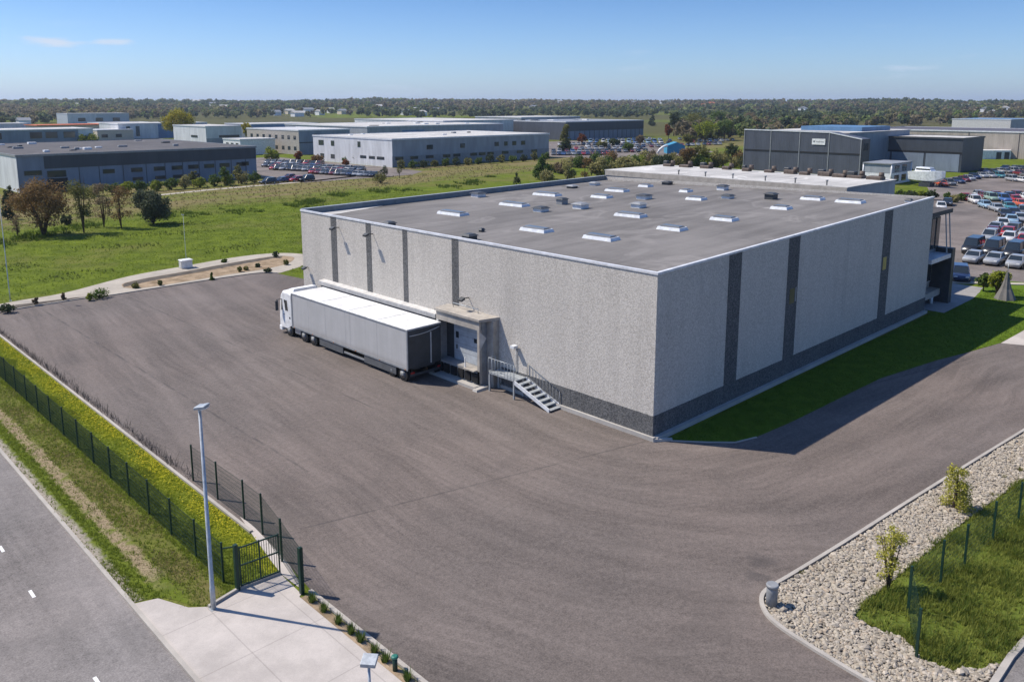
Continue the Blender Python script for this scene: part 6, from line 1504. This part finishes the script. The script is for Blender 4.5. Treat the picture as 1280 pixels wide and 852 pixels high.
# taller lush clumps where the green meadow meets the dry part
pc = scatter(6500, -14, 110, 80, 132, lambda P, q, r: (np.abs(P[:, 1]-.17*P[:, 0]-108-4*np.sin(P[:, 0]*.13)) < 4.5*q+.6) & (np.sin(P[:, 0]*.37+1)*np.sin(P[:, 0]*.11) > -.15), 19)
tufts('tall_grass', 'lush taller grass clumps across the middle of the meadow', np.repeat(pc, 6, 0)+np.random.default_rng(4).normal(0, .35, (len(pc)*6, 2)), .5, 4, leafmat('tall_blades', (.05, .085, .010), (.10, .15, .018), .2, .4), .05, 16, .7)
pk = scatter(9000, -26, 60, 62, 112, lambda P, q, r: (np.sin(P[:, 0]*.21+np.sin(P[:, 1]*.13)*2)*np.sin(P[:, 1]*.34+1.2*np.sin(P[:, 0]*.09)) > .62) & (P[:, 1] > np.interp(P[:, 0], [-26, -18.3, -12.6, -4.8, 1.9, 8.5, 16, 17, 40, 70], [61, 63, 63.6, 67.6, 69, 70.2, 68, 54, 42, 42])), 23)
tufts('weedy_grass', 'darker weedy patches in the green meadow', pk, .24, 4, leafmat('weed_blades', (.055, .08, .014), (.11, .135, .03), .25, .4), .045, 26, .7)
ps = scatter(9000, -20, 140, 112, 172, lambda P, q, r: (np.abs(P[:, 1]-.17*P[:, 0]-142) < 28) & (q > r.uniform(size=len(P))) & ~((P[:, 1] > 150) & (P[:, 0] > 60) & (P[:, 0] < 110)) & ~((P[:, 1] > 168)), 9)
tufts('dry_meadow_grass', 'dry tan grass across the farther meadow', ps, .35, 4, G2, .09, 9, .7)
# stones of the island: real pebbles, each a squashed faceted lump
ico = bmesh.new(); bmesh.ops.create_icosphere(ico, subdivisions=1, radius=1.0)
iv = np.array([v.co for v in ico.verts]); it = np.array([[v.index for v in f.verts] for f in ico.faces]); ico.free()
rg = np.random.default_rng(31)
Pn = np.stack([rg.uniform(-11.2, 26, 150000), rg.uniform(-19.4, -11.7, 150000)], 1)
ins = in_poly(Pn[:, 0], Pn[:, 1], [(x+.1*(x < -9), y-.26) for x, y in ISL[::-1]] + [(62, -26), (-11.2, -19.4)]) & ~in_poly(Pn[:, 0], Pn[:, 1], [(x, y-.05) for x, y in GR]) & (Pn[:, 0] < 24)
Pn = Pn[ins & (rg.uniform(size=len(Pn)) < np.clip(1.1-(Pn[:, 0]+11)/60, .4, 1))][:34000]
n = len(Pn); r_ = np.exp(rg.normal(-3.0, .38, n)).clip(.028, .2)
S_ = r_[:, None]*np.stack([rg.uniform(.8, 1.35, n), rg.uniform(.65, 1.0, n), rg.uniform(.35, .7, n)], 1)
an = rg.uniform(0, 6.283, n); tl = rg.normal(0, .25, n)
V0 = iv[None]*(1+.16*rg.normal(size=(n, len(iv), 1)))*S_[:, None, :]
V0 = np.stack([V0[..., 0], V0[..., 1]*np.cos(tl)[:, None]-V0[..., 2]*np.sin(tl)[:, None], V0[..., 1]*np.sin(tl)[:, None]+V0[..., 2]*np.cos(tl)[:, None]], 2)
V1 = np.stack([V0[..., 0]*np.cos(an)[:, None]-V0[..., 1]*np.sin(an)[:, None], V0[..., 0]*np.sin(an)[:, None]+V0[..., 1]*np.cos(an)[:, None], V0[..., 2]], 2)
V1 += np.stack([Pn[:, 0], Pn[:, 1], .02+S_[:, 2]*.45+rg.uniform(0, .06, n)], 1)[:, None, :]
ST = NM('stone', .85, .25); at_ = ST.new('Attribute'); at_.attribute_name = 'tint'
ST.base(ST.mix(ST.math('MULTIPLY', ST.noise(ST.pos(), 25, 4, .7), .5), at_.outputs['Color'], ST.mix(1.0, at_.outputs['Color'], (.6, .58, .56), 'MULTIPLY')))
tn_ = np.array([(.40, .365, .31), (.35, .315, .265), (.45, .41, .36), (.30, .275, .245), (.39, .33, .265), (.42, .39, .35)])[rg.choice(6, n, p=[.28, .2, .2, .1, .1, .12])]*rg.uniform(.76, 1.08, (n, 1))*np.array([1.03, 1.0, .94])
tag(faces_mesh('stones', V1[:, it].reshape(-1, 3, 3), ST.mat, None, np.repeat(tn_, len(it), 0)), 'loose pale field stones covering the kerbed island', 'stones', kind='stuff')
# ------------------------------------------------------------------ haze over the far country
hz = NM('haze', 1)
hz.n.remove(hz.b)
pv_ = hz.new('VolumePrincipled'); pv_.inputs['Density'].default_value = 0.0001; pv_.inputs['Color'].default_value = (.72, .84, 1, 1); pv_.inputs['Anisotropy'].default_value = 0.2
hz.link(pv_.outputs[0], hz.n['Material Output'].inputs['Volume'])
tag(MB().box(-17000, 17000, -17000, 17000, -60, 130).build('haze', hz.mat), 'faint blue haze over the far country', 'haze', kind='stuff')
